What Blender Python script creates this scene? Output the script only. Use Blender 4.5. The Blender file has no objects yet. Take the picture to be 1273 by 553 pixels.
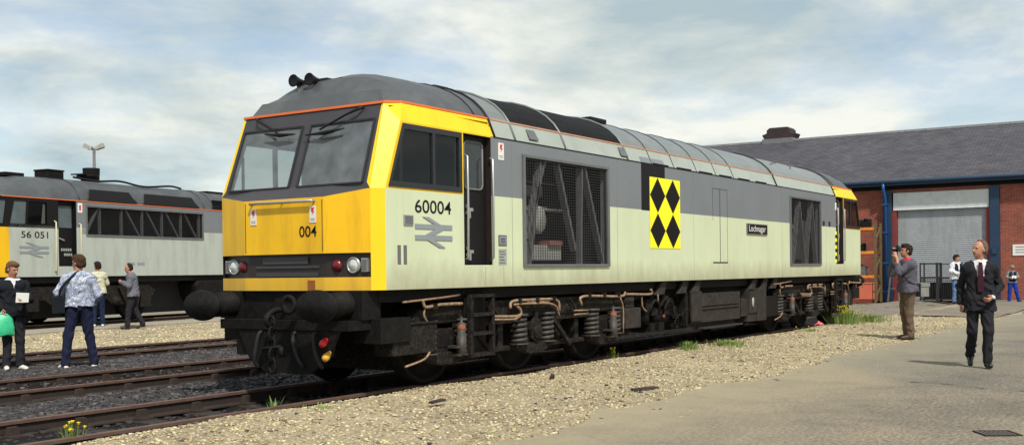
import bpy, math, random
import numpy as np
from mathutils import Vector, Matrix
R = math.radians
rng = random.Random(7)
nr = np.random.default_rng(11)
scn = bpy.context.scene
COL = scn.collection

# ------------------------------------------------------------------ camera, world, sun, exposure
cd = bpy.data.cameras.new("camera"); cam = bpy.data.objects.new("camera", cd); COL.objects.link(cam)
cr, cu, cf = Vector((.546066, -.837652, -.012345)), Vector((.014167, -.0055, .999885)), Vector((.837623, .546177, -.008863))
m4 = Matrix((cr, cu, -cf)).transposed().to_4x4(); m4.translation = (-9.5242, -9.2219, 1.3996)
cam.matrix_world = m4
cd.sensor_width = 36; cd.lens = 36*1355.65/1273; cd.shift_y = 73.1/1273; cd.clip_start = .1; cd.clip_end = 3000
scn.camera = cam
SUN_EL, SUN_AZ = 52, 36          # azimuth measured from -Y towards -X
sd = Vector((-math.sin(R(SUN_AZ))*math.cos(R(SUN_EL)), -math.cos(R(SUN_AZ))*math.cos(R(SUN_EL)), math.sin(R(SUN_EL))))
sl = bpy.data.lights.new("sun", 'SUN'); sl.energy = 4.3; sl.angle = R(3); sl.color = (1, .95, .86)
so = bpy.data.objects.new("sun", sl); COL.objects.link(so); so.rotation_euler = sd.to_track_quat('Z', 'Y').to_euler(); so.location = (0, -20, 40)
w = bpy.data.worlds.new("World"); scn.world = w; w.use_nodes = True
nt = w.node_tree; nt.nodes.clear()
def N(tree, typ, **kw):
    n = tree.nodes.new(typ)
    for k, v in kw.items():
        if k.startswith('_'): setattr(n, k[1:], v)
        else: n.inputs[k.replace('_', ' ')].default_value = v
    return n
def ramp(tree, pts, interp='LINEAR'):
    n = tree.nodes.new('ShaderNodeValToRGB'); n.color_ramp.interpolation = interp
    e = n.color_ramp.elements
    while len(e) < len(pts): e.new(.5)
    for i, (p, c) in enumerate(pts):
        e[i].position = p; e[i].color = (c, c, c, 1) if isinstance(c, (int, float)) else (*c, 1)
    return n
sky = N(nt, 'ShaderNodeTexSky', _sky_type='NISHITA', _sun_disc=False, _sun_elevation=R(SUN_EL), _sun_rotation=math.atan2(sd.x, sd.y))
tc = N(nt, 'ShaderNodeTexCoord')
sx = N(nt, 'ShaderNodeSeparateXYZ'); nt.links.new(tc.outputs['Generated'], sx.inputs[0])
zz = N(nt, 'ShaderNodeMath', _operation='MAXIMUM'); nt.links.new(sx.outputs[2], zz.inputs[0]); zz.inputs[1].default_value = 0
za = N(nt, 'ShaderNodeMath', _operation='ADD'); nt.links.new(zz.outputs[0], za.inputs[0]); za.inputs[1].default_value = .16
cx = N(nt, 'ShaderNodeMath', _operation='DIVIDE'); nt.links.new(sx.outputs[0], cx.inputs[0]); nt.links.new(za.outputs[0], cx.inputs[1])
cy = N(nt, 'ShaderNodeMath', _operation='DIVIDE'); nt.links.new(sx.outputs[1], cy.inputs[0]); nt.links.new(za.outputs[0], cy.inputs[1])
cc = N(nt, 'ShaderNodeCombineXYZ'); nt.links.new(cx.outputs[0], cc.inputs[0]); nt.links.new(cy.outputs[0], cc.inputs[1])
m0 = N(nt, 'ShaderNodeMapping'); nt.links.new(cc.outputs[0], m0.inputs[0]); m0.inputs['Rotation'].default_value = (0, 0, R(50))
mp = N(nt, 'ShaderNodeMapping'); nt.links.new(m0.outputs[0], mp.inputs[0]); mp.inputs['Scale'].default_value = (1.0, .85, 1); mp.inputs['Location'].default_value = (.85, .35, 0)
n1 = N(nt, 'ShaderNodeTexNoise', Scale=.9, Detail=9, Roughness=.6, Distortion=.15); nt.links.new(mp.outputs[0], n1.inputs['Vector'])
n2 = N(nt, 'ShaderNodeTexNoise', Scale=1.5, Detail=8, Roughness=.58, Distortion=.2); nt.links.new(mp.outputs[0], n2.inputs['Vector'])
r1 = ramp(nt, [(.42, .38), (.55, .98)]); nt.links.new(n1.outputs[0], r1.inputs[0])
r2 = ramp(nt, [(.34, (.45, .56, .60)), (.47, (.68, .74, .71)), (.60, (.95, .96, .88))]); nt.links.new(n2.outputs[0], r2.inputs[0])
b1 = N(nt, 'ShaderNodeBackground', Strength=.13); nt.links.new(sky.outputs[0], b1.inputs[0])
b2 = N(nt, 'ShaderNodeBackground', Strength=.95); nt.links.new(r2.outputs[0], b2.inputs[0])
mx = N(nt, 'ShaderNodeMixShader'); nt.links.new(r1.outputs[0], mx.inputs[0]); nt.links.new(b1.outputs[0], mx.inputs[1]); nt.links.new(b2.outputs[0], mx.inputs[2])
wo = N(nt, 'ShaderNodeOutputWorld'); nt.links.new(mx.outputs[0], wo.inputs[0])
scn.view_settings.view_transform = 'Standard'; scn.view_settings.look = 'None'; scn.view_settings.gamma = 1; scn.view_settings.exposure = .08

# ------------------------------------------------------------------ materials
def lin(c): return tuple(((v/255)/12.92 if v/255 <= .04045 else ((v/255+.055)/1.055)**2.4) for v in c)
def mat(name, rgb, rough=.6, var=.12, scale=3., bump=0., bscale=None, metal=0., coat=0., dirt=None, dirt_amt=.3, streak=False, spec=.5, wear=None):
    """rgb are linear base colours; var = brightness variation; dirt = second colour laid on by noise"""
    m = bpy.data.materials.new(name); m.use_nodes = True; t = m.node_tree; b = t.nodes['Principled BSDF']
    tc = N(t, 'ShaderNodeTexCoord'); L = t.links.new
    n = N(t, 'ShaderNodeTexNoise', Scale=scale, Detail=6, Roughness=.6); L(tc.outputs['Object'], n.inputs['Vector'])
    rp = ramp(t, [(.25, tuple(v*(1-var) for v in rgb)), (.75, tuple(min(1, v*(1+var)) for v in rgb))]); L(n.outputs[0], rp.inputs[0])
    c = rp.outputs[0]
    if dirt:
        mp = N(t, 'ShaderNodeMapping'); L(tc.outputs['Object'], mp.inputs[0])
        mp.inputs['Scale'].default_value = (2.6, 2.6, .40) if streak else (1, 1, 1)
        n2 = N(t, 'ShaderNodeTexNoise', Scale=1.6 if streak else scale*2.3, Detail=8, Roughness=.7); L(mp.outputs[0], n2.inputs['Vector'])
        r2 = ramp(t, [(.46, 0.), (.72, dirt_amt)]); L(n2.outputs[0], r2.inputs[0])
        mi = N(t, 'ShaderNodeMix', _data_type='RGBA'); L(r2.outputs[0], mi.inputs[0]); L(c, mi.inputs[6]); mi.inputs[7].default_value = (*dirt, 1); c = mi.outputs[2]
    L(c, b.inputs['Base Color'])
    b.inputs['Roughness'].default_value = rough; b.inputs['Metallic'].default_value = metal
    b.inputs['Coat Weight'].default_value = coat; b.inputs['Coat Roughness'].default_value = .25
    b.inputs['Specular IOR Level'].default_value = spec
    if bump:
        n3 = N(t, 'ShaderNodeTexNoise', Scale=bscale or scale*4, Detail=5, Roughness=.65); L(tc.outputs['Object'], n3.inputs['Vector'])
        bp = N(t, 'ShaderNodeBump', Strength=bump, Distance=.02); L(n3.outputs[0], bp.inputs['Height']); L(bp.outputs[0], b.inputs['Normal'])
    return m
def glass(name, tint=(.8, .88, .88), film=.0, filmc=(.3, .33, .34), rough=.02, ior=1.5):
    m = bpy.data.materials.new(name); m.use_nodes = True; t = m.node_tree; t.nodes.clear(); L = t.links.new
    tr = N(t, 'ShaderNodeBsdfTransparent', Color=(*tint, 1)); df = N(t, 'ShaderNodeBsdfDiffuse', Color=(*filmc, 1)); gl = N(t, 'ShaderNodeBsdfGlossy', Roughness=rough)
    tc = N(t, 'ShaderNodeTexCoord'); n = N(t, 'ShaderNodeTexNoise', Scale=5, Detail=5); L(tc.outputs['Object'], n.inputs['Vector'])
    r = ramp(t, [(.3, film*.7), (.7, film*1.3)]); L(n.outputs[0], r.inputs[0])
    m1 = N(t, 'ShaderNodeMixShader'); L(r.outputs[0], m1.inputs[0]); L(tr.outputs[0], m1.inputs[1]); L(df.outputs[0], m1.inputs[2])
    lw = N(t, 'ShaderNodeLayerWeight', Blend=.5); pw = N(t, 'ShaderNodeMath', _operation='POWER'); L(lw.outputs['Facing'], pw.inputs[0]); pw.inputs[1].default_value = 5
    fr = N(t, 'ShaderNodeMath', _operation='MULTIPLY_ADD'); L(pw.outputs[0], fr.inputs[0]); fr.inputs[1].default_value = .9; fr.inputs[2].default_value = ((ior-1)/(ior+1))**2*1.8; m2 = N(t, 'ShaderNodeMixShader'); L(fr.outputs[0], m2.inputs[0]); L(m1.outputs[0], m2.inputs[1]); L(gl.outputs[0], m2.inputs[2])
    o = N(t, 'ShaderNodeOutputMaterial'); L(m2.outputs[0], o.inputs[0]); return m
M = {}
rust = (.10, .045, .022); grime = (.10, .085, .06)
M['white'] = mat('pale_grey_paint', (.59, .65, .44), .42, .05, 1.2, dirt=(.34, .30, .19), dirt_amt=.16, streak=True, bump=.03, bscale=1.5)
M['grey'] = mat('mid_grey_paint', (.175, .195, .21), .42, .07, 1.2, dirt=(.16, .15, .13), dirt_amt=.2, streak=True, bump=.03, bscale=1.5)
M['cantrail'] = mat('pale_cantrail_paint', (.32, .36, .32), .4, .07, 1.5, dirt=(.2, .18, .14), dirt_amt=.3)
M['roofdark'] = mat('dark_grey_roof_paint', (.060, .065, .070), .45, .15, 1.2, bump=.05, dirt=(.14, .14, .14), dirt_amt=.4)
M['roofgrey'] = mat('grey_roof_paint', (.165, .185, .18), .33, .12, 1.2, bump=.05, dirt=(.09, .09, .09), dirt_amt=.4)
M['yellow'] = mat('warning_yellow_paint', (.88, .56, .004), .42, .05, 1.5, dirt=(.45, .22, .02), dirt_amt=.2, streak=True, bump=.03, bscale=1.5)
M['yellowfront'] = mat('weathered_yellow_paint', (.85, .49, .004), .45, .07, 1.5, dirt=(.35, .16, .015), dirt_amt=.4, streak=True, bump=.03, bscale=1.5)
M['brightyellow'] = mat('bright_yellow_panel', (.93, .86, .01), .5, .02)
M['orange'] = mat('orange_line_paint', (.75, .16, .04), .5, .1)
M['black'] = mat('black_paint', (.007, .006, .007), .55, .2, 4, spec=.25)
M['surround'] = mat('dark_grey_surround_paint', (.042, .040, .047), .5, .1, 3)
M['recess'] = mat('dark_brown_recess', (.022, .014, .012), .5, .2, 3)
M['frame'] = mat('window_frame_rubber', (.018, .018, .022), .4, .1, 3)
M['soot'] = mat('sooty_underframe', (.006, .0055, .0055), .7, .4, 6, bump=.3, dirt=(.022, .018, .016), dirt_amt=.6, spec=.18)
M['bogie'] = mat('dusty_bogie_metal', (.009, .008, .0075), .75, .5, 9, bump=.5, dirt=(.065, .050, .038), dirt_amt=.65, spec=.18)
M['tank'] = mat('brown_grey_tank_paint', (.028, .024, .022), .75, .3, 4, bump=.2, dirt=(.08, .066, .052), dirt_amt=.5, spec=.2)
M['spring'] = mat('spring_steel', (.042, .036, .032), .6, .2, 6, dirt=(.03, .025, .02), dirt_amt=.6)
M['brass'] = mat('tan_pipe_metal', (.30, .20, .12), .55, .4, 9, dirt=(.05, .03, .02), dirt_amt=.9)
M['steel'] = mat('bright_handrail_steel', (.42, .42, .42), .35, .1, 5, metal=.6)
M['interior'] = mat('cab_interior_grey', (.045, .048, .047), .7, .1)
M['engine'] = mat('engine_room_dark', (.012, .012, .013), .8, .3, 3)
M['enginegrey'] = mat('engine_part_grey', (.30, .30, .28), .6, .2, 3)
M['pink'] = mat('faded_pink_casing', (.30, .12, .10), .7, .2)
M['logogrey'] = mat('emblem_grey_paint', (.24, .27, .29), .5, .05)
M['redpaint'] = mat('red_enamel', (.55, .02, .02), .4, .1)
M['lens'] = mat('headlight_lens', (.62, .66, .62), .12, .15, 14, metal=.3)
M['redlens'] = mat('red_lamp_lens', (.12, .010, .014), .25, .1)
M['labelwhite'] = mat('label_white', (.75, .74, .70), .6, .05)
M['wglass'] = glass('windscreen_glass', (.74, .82, .82), .30, (.33, .37, .39))
M['sglass'] = glass('side_window_glass', (.55, .58, .56), .04, (.1, .11, .10), ior=1.35)
M['railtop'] = mat('worn_rail_head', (.12, .072, .055), .6, .25, 8, metal=.2, dirt=rust, dirt_amt=.7)
M['rail'] = mat('rusty_rail_web', (.026, .016, .012), .85, .3, 5, bump=.2, dirt=(.02, .014, .012), dirt_amt=.8)
M['sleeper'] = mat('oily_timber_sleeper', (.022, .017, .015), .9, .35, 6, bump=.5, dirt=(.055, .04, .032), dirt_amt=.5)
M['chairiron'] = mat('rusty_rail_chair', (.034, .021, .016), .85, .3, 8, bump=.3)
M['brickdummy'] = None

def ground_mat(name, c1, c2, c3, sc=9, bump=.6, rough=.95, big=.25):
    m = bpy.data.materials.new(name); m.use_nodes = True; t = m.node_tree; b = t.nodes['Principled BSDF']; L = t.links.new
    tc = N(t, 'ShaderNodeTexCoord')
    a = N(t, 'ShaderNodeTexNoise', Scale=sc*6, Detail=7, Roughness=.75); L(tc.outputs['Object'], a.inputs['Vector'])
    r = ramp(t, [(.33, c1), (.5, c2), (.68, c3)]); L(a.outputs[0], r.inputs[0])
    g = N(t, 'ShaderNodeTexNoise', Scale=.45, Detail=7, Roughness=.62); L(tc.outputs['Object'], g.inputs['Vector'])
    gr = ramp(t, [(.3, 1-big), (.7, 1+big*.3)]); L(g.outputs[0], gr.inputs[0])
    mi = N(t, 'ShaderNodeMix', _data_type='RGBA', _blend_type='MULTIPLY'); mi.inputs[0].default_value = 1; L(r.outputs[0], mi.inputs[6]); L(gr.outputs[0], mi.inputs[7])
    L(mi.outputs[2], b.inputs['Base Color']); b.inputs['Roughness'].default_value = rough; b.inputs['Specular IOR Level'].default_value = .2
    v = N(t, 'ShaderNodeTexVoronoi', Scale=sc*4); L(tc.outputs['Object'], v.inputs['Vector'])
    bp = N(t, 'ShaderNodeBump', Strength=bump, Distance=.02); L(v.outputs[0], bp.inputs['Height']); L(bp.outputs[0], b.inputs['Normal'])
    return m
M['gravel'] = ground_mat('pale_gravel', (.17, .135, .09), (.35, .29, .19), (.54, .465, .31), 4.5, big=.42)
M['ballast'] = ground_mat('dark_grey_ballast', (.024, .021, .023), (.052, .047, .048), (.10, .09, .088), 7)
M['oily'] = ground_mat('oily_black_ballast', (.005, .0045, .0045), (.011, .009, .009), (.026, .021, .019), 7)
M['concrete'] = ground_mat('pale_concrete', (.22, .20, .165), (.33, .30, .24), (.40, .37, .31), 3, .1)
M['field'] = ground_mat('worn_ground', (.14, .12, .09), (.22, .2, .15), (.3, .27, .2), 3, .2)

# ------------------------------------------------------------------ mesh helpers
class MB:
    def __init__(s): s.v = []; s.f = []; s.m = []; s.sm = []
    def add(s, vs, fs, mi=0, sm=False):
        o = len(s.v); s.v += [tuple(v) for v in vs]; s.f += [tuple(i+o for i in f) for f in fs]; s.m += [mi]*len(fs); s.sm += [sm]*len(fs); return s
    def box(s, x0, x1, y0, y1, z0, z1, mi=0):
        return s.add([(x, y, z) for x in (x0, x1) for y in (y0, y1) for z in (z0, z1)], [(0,1,3,2),(4,6,7,5),(0,4,5,1),(2,3,7,6),(0,2,6,4),(1,5,7,3)], mi)
    def bar(s, a, b, w, h=None, mi=0, up=(0,0,1)):
        a, b = Vector(a), Vector(b); h = h or w; d = (b-a).normalized(); u = Vector(up)
        if abs(d.dot(u)) > .98: u = Vector((1, 0, 0))
        r = d.cross(u).normalized()*w/2; q = r.cross(d).normalized()*h/2
        return s.add([a-r-q, a+r-q, a+r+q, a-r+q, b-r-q, b+r-q, b+r+q, b-r+q], [(0,1,2,3),(7,6,5,4),(0,4,5,1),(1,5,6,2),(2,6,7,3),(3,7,4,0)], mi)
    def tube(s, pts, r, n=8, mi=0, caps=True):
        pts = [Vector(p) for p in pts]; rs = r if isinstance(r, (list, tuple)) else [r]*len(pts); vs = []
        ref = None
        for i, p in enumerate(pts):
            d = (pts[min(i+1, len(pts)-1)]-pts[max(i-1, 0)]).normalized()
            if ref is None: ref = Vector((0, 0, 1)) if abs(d.z) < .9 else Vector((1, 0, 0))
            u = (ref-d*ref.dot(d)).normalized(); ref = u; q = d.cross(u)
            vs += [p+(u*math.cos(2*math.pi*k/n)+q*math.sin(2*math.pi*k/n))*rs[i] for k in range(n)]
        fs = [(i*n+k, i*n+(k+1) % n, (i+1)*n+(k+1) % n, (i+1)*n+k) for i in range(len(pts)-1) for k in range(n)]
        s.add(vs, fs, mi, True)
        if caps: o = len(s.v)-len(vs); s.f += [tuple(o+k for k in range(n))[::-1], tuple(o+(len(pts)-1)*n+k for k in range(n))]; s.m += [mi, mi]; s.sm += [False]*2
        return s
    def lathe(s, c, axis, prof, n=24, mi=0, sc=(1, 1)):
        """prof: (distance along axis, radius)"""
        c, ax = Vector(c), Vector(axis).normalized(); u = Vector((0, 0, 1)) if abs(ax.z) < .9 else Vector((1, 0, 0)); u = (u-ax*u.dot(ax)).normalized(); q = ax.cross(u); vs = []
        for d, r in prof: vs += [c+ax*d+(q*math.cos(2*math.pi*k/n)*sc[0]+u*math.sin(2*math.pi*k/n)*sc[1])*r for k in range(n)]
        fs = [(i*n+k, i*n+(k+1) % n, (i+1)*n+(k+1) % n, (i+1)*n+k) for i in range(len(prof)-1) for k in range(n)]
        return s.add(vs, fs, mi, True)
    def quad(s, *p, mi=0): return s.add(p, [tuple(range(len(p)))], mi)
    def prism(s, poly, f, a, b, mi=0):
        """poly 2-D, f(u,v,w)->xyz, between w=a and w=b"""
        n = len(poly); vs = [f(u, v, a) for u, v in poly]+[f(u, v, b) for u, v in poly]
        return s.add(vs, [tuple(range(n)), tuple(range(2*n-1, n-1, -1))]+[(i, i+n, (i+1) % n+n, (i+1) % n) for i in range(n)], mi)
    def build(s, name, mats, parent=None, bevel=0, loc=None, fix=True):
        me = bpy.data.meshes.new(name); me.from_pydata(s.v, [], s.f)
        for m_ in (mats if isinstance(mats, list) else [mats]): me.materials.append(M[m_] if isinstance(m_, str) else m_)
        me.polygons.foreach_set('material_index', s.m); me.polygons.foreach_set('use_smooth', s.sm)
        if fix:
            import bmesh
            bm = bmesh.new(); bm.from_mesh(me); bmesh.ops.recalc_face_normals(bm, faces=bm.faces); bm.to_mesh(me); bm.free()
        me.update(); o = bpy.data.objects.new(name, me); COL.objects.link(o)
        if parent: o.parent = parent
        if loc: o.location = loc
        if bevel:
            bv = o.modifiers.new('bevel', 'BEVEL'); bv.width = bevel; bv.segments = 2; bv.limit_method = 'ANGLE'; bv.angle_limit = R(35)
        return o
def tag(o, label=None, cat=None, group=None, kind=None):
    if label: o['label'] = label
    if cat: o['category'] = cat
    if group: o['group'] = group
    if kind: o['kind'] = kind
    return o
def empty(name, loc=(0, 0, 0), rz=0):
    o = bpy.data.objects.new(name, None); COL.objects.link(o); o.location = loc; o.rotation_euler = (0, 0, rz); o.empty_display_size = .2; return o
def copy_tree(o, parent=None):
    c = o.copy(); COL.objects.link(c); c.parent = parent
    for ch in list(o.children): copy_tree(ch, c)
    return c
def smooth_pts(pts, n=6):
    """Catmull-Rom through pts"""
    P = [Vector(p) for p in pts]; P = [P[0]*2-P[1]]+P+[P[-1]*2-P[-2]]; out = []
    for i in range(1, len(P)-2):
        for k in range(n):
            t = k/n; a, b, c, d = P[i-1], P[i], P[i+1], P[i+2]
            out.append(.5*((2*b)+(c-a)*t+(2*a-5*b+4*c-d)*t*t+(3*b-a-3*c+d)*t**3))
    return out+[P[-2]]
def text_mesh(name, s, m, parent, origin, rx, rz, width, height, depth=.002):
    """lettering fitted to width x height; origin = lower left"""
    cu_ = bpy.data.curves.new(name, 'FONT'); cu_.body = s; cu_.size = 1; cu_.extrude = 0; cu_.offset = .005 if name != 'nameplate_lettering' else 0; ob = bpy.data.objects.new(name, cu_); COL.objects.link(ob)
    dg = bpy.context.evaluated_depsgraph_get(); me = bpy.data.meshes.new_from_object(ob.evaluated_get(dg)); COL.objects.unlink(ob); bpy.data.objects.remove(ob)
    xs = [v.co.x for v in me.vertices]; ys = [v.co.y for v in me.vertices]
    for v in me.vertices: v.co = ((v.co.x-min(xs))*width/(max(xs)-min(xs)), (v.co.y-min(ys))*height/(max(ys)-min(ys)), depth)
    me.materials.clear(); me.materials.append(M[m]); me.name = name
    o = bpy.data.objects.new(name, me); COL.objects.link(o); o.parent = parent; o.location = origin; o.rotation_euler = (rx, 0, rz); return o

# ------------------------------------------------------------------ ground
def hsmooth(a, b, x): t = np.clip((x-a)/(b-a), 0, 1); return t*t*(3-2*t)
def ground_h(X, Y):
    """height of the yard surface; rail tops are at z = 0"""
    ys = np.array([-60, -4, -2.2, -1.2, -.92, -.72, .70, .86, 2.3, 2.75, 3.25, 3.45, 4.65, 4.9, 7.7, 7.95, 8.2, 9.4, 9.68, 10.5, 14.9, 15.4, 60])
    zs = np.array([-.06, -.055, -.02, .0, -.03, -.17, -.17, -.05, -.06, -.15, -.16, -.17, -.17, -.07, -.08, -.14, -.13, -.13, -.05, -.04, .0, .0, 0])
    h = np.interp(Y, ys, zs)
    wob = .012*np.sin(X*1.7+Y*.9)+.01*np.sin(X*.63-Y*2.1)+.007*np.sin(X*4.1+Y*3.3)
    amp = np.where((Y < -3.9), .1, np.where(Y > 15.2, .1, 1.))
    return h+wob*amp
b = MB(); b.quad((-700, -700, -.30), (1500, -700, -.30), (1500, 1200, -.30), (-700, 1200, -.30))
tag(b.build('ground', 'field'), kind='structure')
def strip(name, y0, y1, dx, dy, m, x0=-9, x1=70, edge=None, zoff=0):
    xs = np.arange(x0, x1+dx, dx); ys = np.arange(y0, y1+dy*.5, dy); X, Y = np.meshgrid(xs, ys, indexing='ij')
    if edge == 'top':   # ragged upper-Y edge
        k = (Y-y0)/(y1-y0); Y = Y+k**4*(.12*np.sin(X*.9)+.09*np.sin(X*2.3+1)+.05*np.sin(X*6.1)+.03*nr.normal(size=X.shape))
    Z = ground_h(X, Y)+zoff+(0 if edge else .006*nr.normal(size=X.shape))
    n, q = X.shape; V = np.stack([X, Y, Z], -1).reshape(-1, 3)
    i = np.arange((n-1)*(q-1)); a = (i//(q-1))*q+i % (q-1); F = np.stack([a, a+q, a+q+1, a+1], 1)
    me = bpy.data.meshes.new(name); me.from_pydata(V.tolist(), [], F.tolist()); me.materials.append(M[m]); me.polygons.foreach_set('use_smooth', [True]*len(F))
    o = bpy.data.objects.new(name, me); COL.objects.link(o); return tag(o, kind='structure')
strip('gravel_verge', -5.2, -.84, .09, .09, 'gravel', x1=45)
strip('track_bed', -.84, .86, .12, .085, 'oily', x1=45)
strip('ballast', .86, 2.7, .12, .1, 'ballast', x1=45)
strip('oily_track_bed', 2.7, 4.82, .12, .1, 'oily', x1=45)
strip('cinder_ballast', 4.82, 9.62, .12, .1, 'ballast', x1=45)
strip('pale_gravel_strip', 9.62, 19.0, .16, .16, 'gravel', x1=45)

def asphalt_mat():
    m = bpy.data.materials.new('worn_asphalt'); m.use_nodes = True; t = m.node_tree; b = t.nodes['Principled BSDF']; L = t.links.new
    tc = N(t, 'ShaderNodeTexCoord')
    a = N(t, 'ShaderNodeTexNoise', Scale=24, Detail=10, Roughness=.86); L(tc.outputs['Object'], a.inputs['Vector'])
    r = ramp(t, [(.40, (.085, .072, .056)), (.5, (.195, .165, .125)), (.60, (.36, .31, .24))]); L(a.outputs[0], r.inputs[0])
    g = N(t, 'ShaderNodeTexNoise', Scale=.5, Detail=10, Roughness=.72, Distortion=.4); L(tc.outputs['Object'], g.inputs['Vector'])
    gr = ramp(t, [(.36, (.62, .64, .66)), (.5, (.90, .90, .90)), (.64, (1.2, 1.15, 1.06))]); L(g.outputs[0], gr.inputs[0])
    mi = N(t, 'ShaderNodeMix', _data_type='RGBA', _blend_type='MULTIPLY'); mi.inputs[0].default_value = 1; L(r.outputs[0], mi.inputs[6]); L(gr.outputs[0], mi.inputs[7])
    # dusty gravel fines near the gravel edge
    s = N(t, 'ShaderNodeSeparateXYZ'); L(tc.outputs['Object'], s.inputs[0])
    g2 = N(t, 'ShaderNodeTexNoise', Scale=1.4, Detail=7, Roughness=.7); L(tc.outputs['Object'], g2.inputs['Vector'])
    ad = N(t, 'ShaderNodeMath', _operation='MULTIPLY_ADD'); L(g2.outputs[0], ad.inputs[0]); ad.inputs[1].default_value = 3.2; L(s.outputs[1], ad.inputs[2])
    dr = N(t, 'ShaderNodeMapRange'); L(ad.outputs[0], dr.inputs[0]); dr.inputs[1].default_value = -4.9; dr.inputs[2].default_value = -2.3
    dm = N(t, 'ShaderNodeMath', _operation='MULTIPLY'); L(dr.outputs[0], dm.inputs[0]); dm.inputs[1].default_value = .85
    m2 = N(t, 'ShaderNodeMix', _data_type='RGBA'); L(dm.outputs[0], m2.inputs[0]); L(mi.outputs[2], m2.inputs[6]); m2.inputs[7].default_value = (.31, .265, .175, 1)
    # greyer relaid area beyond the old joint
    mxn = N(t, 'ShaderNodeMath', _operation='ADD'); L(s.outputs[1], mxn.inputs[0]); mxn.inputs[1].default_value = 6.1
    mx2 = N(t, 'ShaderNodeMath', _operation='MAXIMUM'); L(mxn.outputs[0], mx2.inputs[0]); mx2.inputs[1].default_value = 0
    sb = N(t, 'ShaderNodeMath', _operation='MULTIPLY_ADD'); L(mx2.outputs[0], sb.inputs[0]); sb.inputs[1].default_value = -1.5; L(s.outputs[0], sb.inputs[2])
    nb = N(t, 'ShaderNodeMath', _operation='MULTIPLY_ADD'); L(g2.outputs[0], nb.inputs[0]); nb.inputs[1].default_value = 1.6; L(sb.outputs[0], nb.inputs[2])
    pr2 = N(t, 'ShaderNodeMapRange'); L(nb.outputs[0], pr2.inputs[0]); pr2.inputs[1].default_value = 4.7; pr2.inputs[2].default_value = 5.2; pr2.inputs[4].default_value = .75
    mp2 = N(t, 'ShaderNodeMix', _data_type='RGBA', _blend_type='MULTIPLY'); L(pr2.outputs[0], mp2.inputs[0]); L(m2.outputs[2], mp2.inputs[6]); mp2.inputs[7].default_value = (.80, .86, .93, 1); m2 = mp2
    # cracks
    v = N(t, 'ShaderNodeTexVoronoi', Scale=.22, _feature='DISTANCE_TO_EDGE'); 
    nz = N(t, 'ShaderNodeTexNoise', Scale=1.3, Detail=6); L(tc.outputs['Object'], nz.inputs['Vector'])
    mv = N(t, 'ShaderNodeMix', _data_type='VECTOR', _blend_type='MIX') if False else N(t, 'ShaderNodeVectorMath', _operation='MULTIPLY_ADD')
    L(nz.outputs[1], mv.inputs[0]); mv.inputs[1].default_value = (1.1, 1.1, 0); L(tc.outputs['Object'], mv.inputs[2]); L(mv.outputs[0], v.inputs['Vector'])
    vr = ramp(t, [(0., .45), (.005, 1.)]); L(v.outputs[0], vr.inputs[0])
    m3 = N(t, 'ShaderNodeMix', _data_type='RGBA', _blend_type='MULTIPLY'); m3.inputs[0].default_value = .35; L(m2.outputs[2], m3.inputs[6]); L(vr.outputs[0], m3.inputs[7])
    L(m3.outputs[2], b.inputs['Base Color']); b.inputs['Roughness'].default_value = .85; b.inputs['Specular IOR Level'].default_value = .3
    bp = N(t, 'ShaderNodeBump', Strength=.35, Distance=.01); L(a.outputs[0], bp.inputs['Height']); L(bp.outputs[0], b.inputs['Normal'])
    return m
M['asphalt'] = asphalt_mat()
M['patch'] = ground_mat('grey_asphalt_patch', (.12, .105, .084), (.20, .174, .138), (.31, .272, .215), 4.5, .2)
strip('asphalt_yard', -40, -3.95, .2, .45, 'asphalt', x0=-16, x1=70, edge='top', zoff=.012)
def yard_patch(name, pts, z, m='patch'):
    P = smooth_pts(pts+[pts[0]], 8)[:-1]; c = sum((Vector(p) for p in P), Vector())/len(P); bb = MB()
    V = [(c.x, c.y, z)]+[(p.x+nr.normal()*.02, p.y+nr.normal()*.02, z) for p in P]; n = len(P)
    bb.add(V, [(0, 1+i, 1+(i+1) % n) for i in range(n)]); return tag(bb.build(name, m, fix=False), kind='structure')
# relaid grey patch whose edge crosses the yard, and a worn one by the drain
EDGE = [(3.6, -16, 0), (3.9, -9.5, 0), (4.05, -7.5, 0), (4.45, -6.5, 0), (4.75, -5.7, 0), (5.6, -4.9, 0), (7.5, -4.55, 0)]
def ragged(P, amp):
    out = []
    for p in smooth_pts(P, 14):
        a = nr.normal()*amp*.5; t = p.x*3+p.y*4; out.append((p.x+a+amp*math.sin(t)+amp*.6*math.sin(2.7*t), p.y+nr.normal()*amp*.3, 0))
    return out
er = ragged(EDGE, .045); b = MB(); z = -.0385
er = [p for p in er if p[1] < -5.9]
b = MB()
for k in range(len(er)-1):
    p, q = er[k], er[k+1]; w1_, w2_ = .004+.014*max(0, math.sin(k*.9)), .004+.014*max(0, math.sin(k*.9+.9)); b.quad((p[0]-w1_, p[1], z+.004), (q[0]-w2_, q[1], z+.004), (q[0]+w2_, q[1], z+.004), (p[0]+w1_, p[1], z+.004))
tag(b.build('asphalt_crack', 'oily', fix=False), kind='structure')
strip('far_yard', -3.9, 22, 1.0, 1.0, 'patch', x0=23, x1=70, edge='top', zoff=.03)
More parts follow.
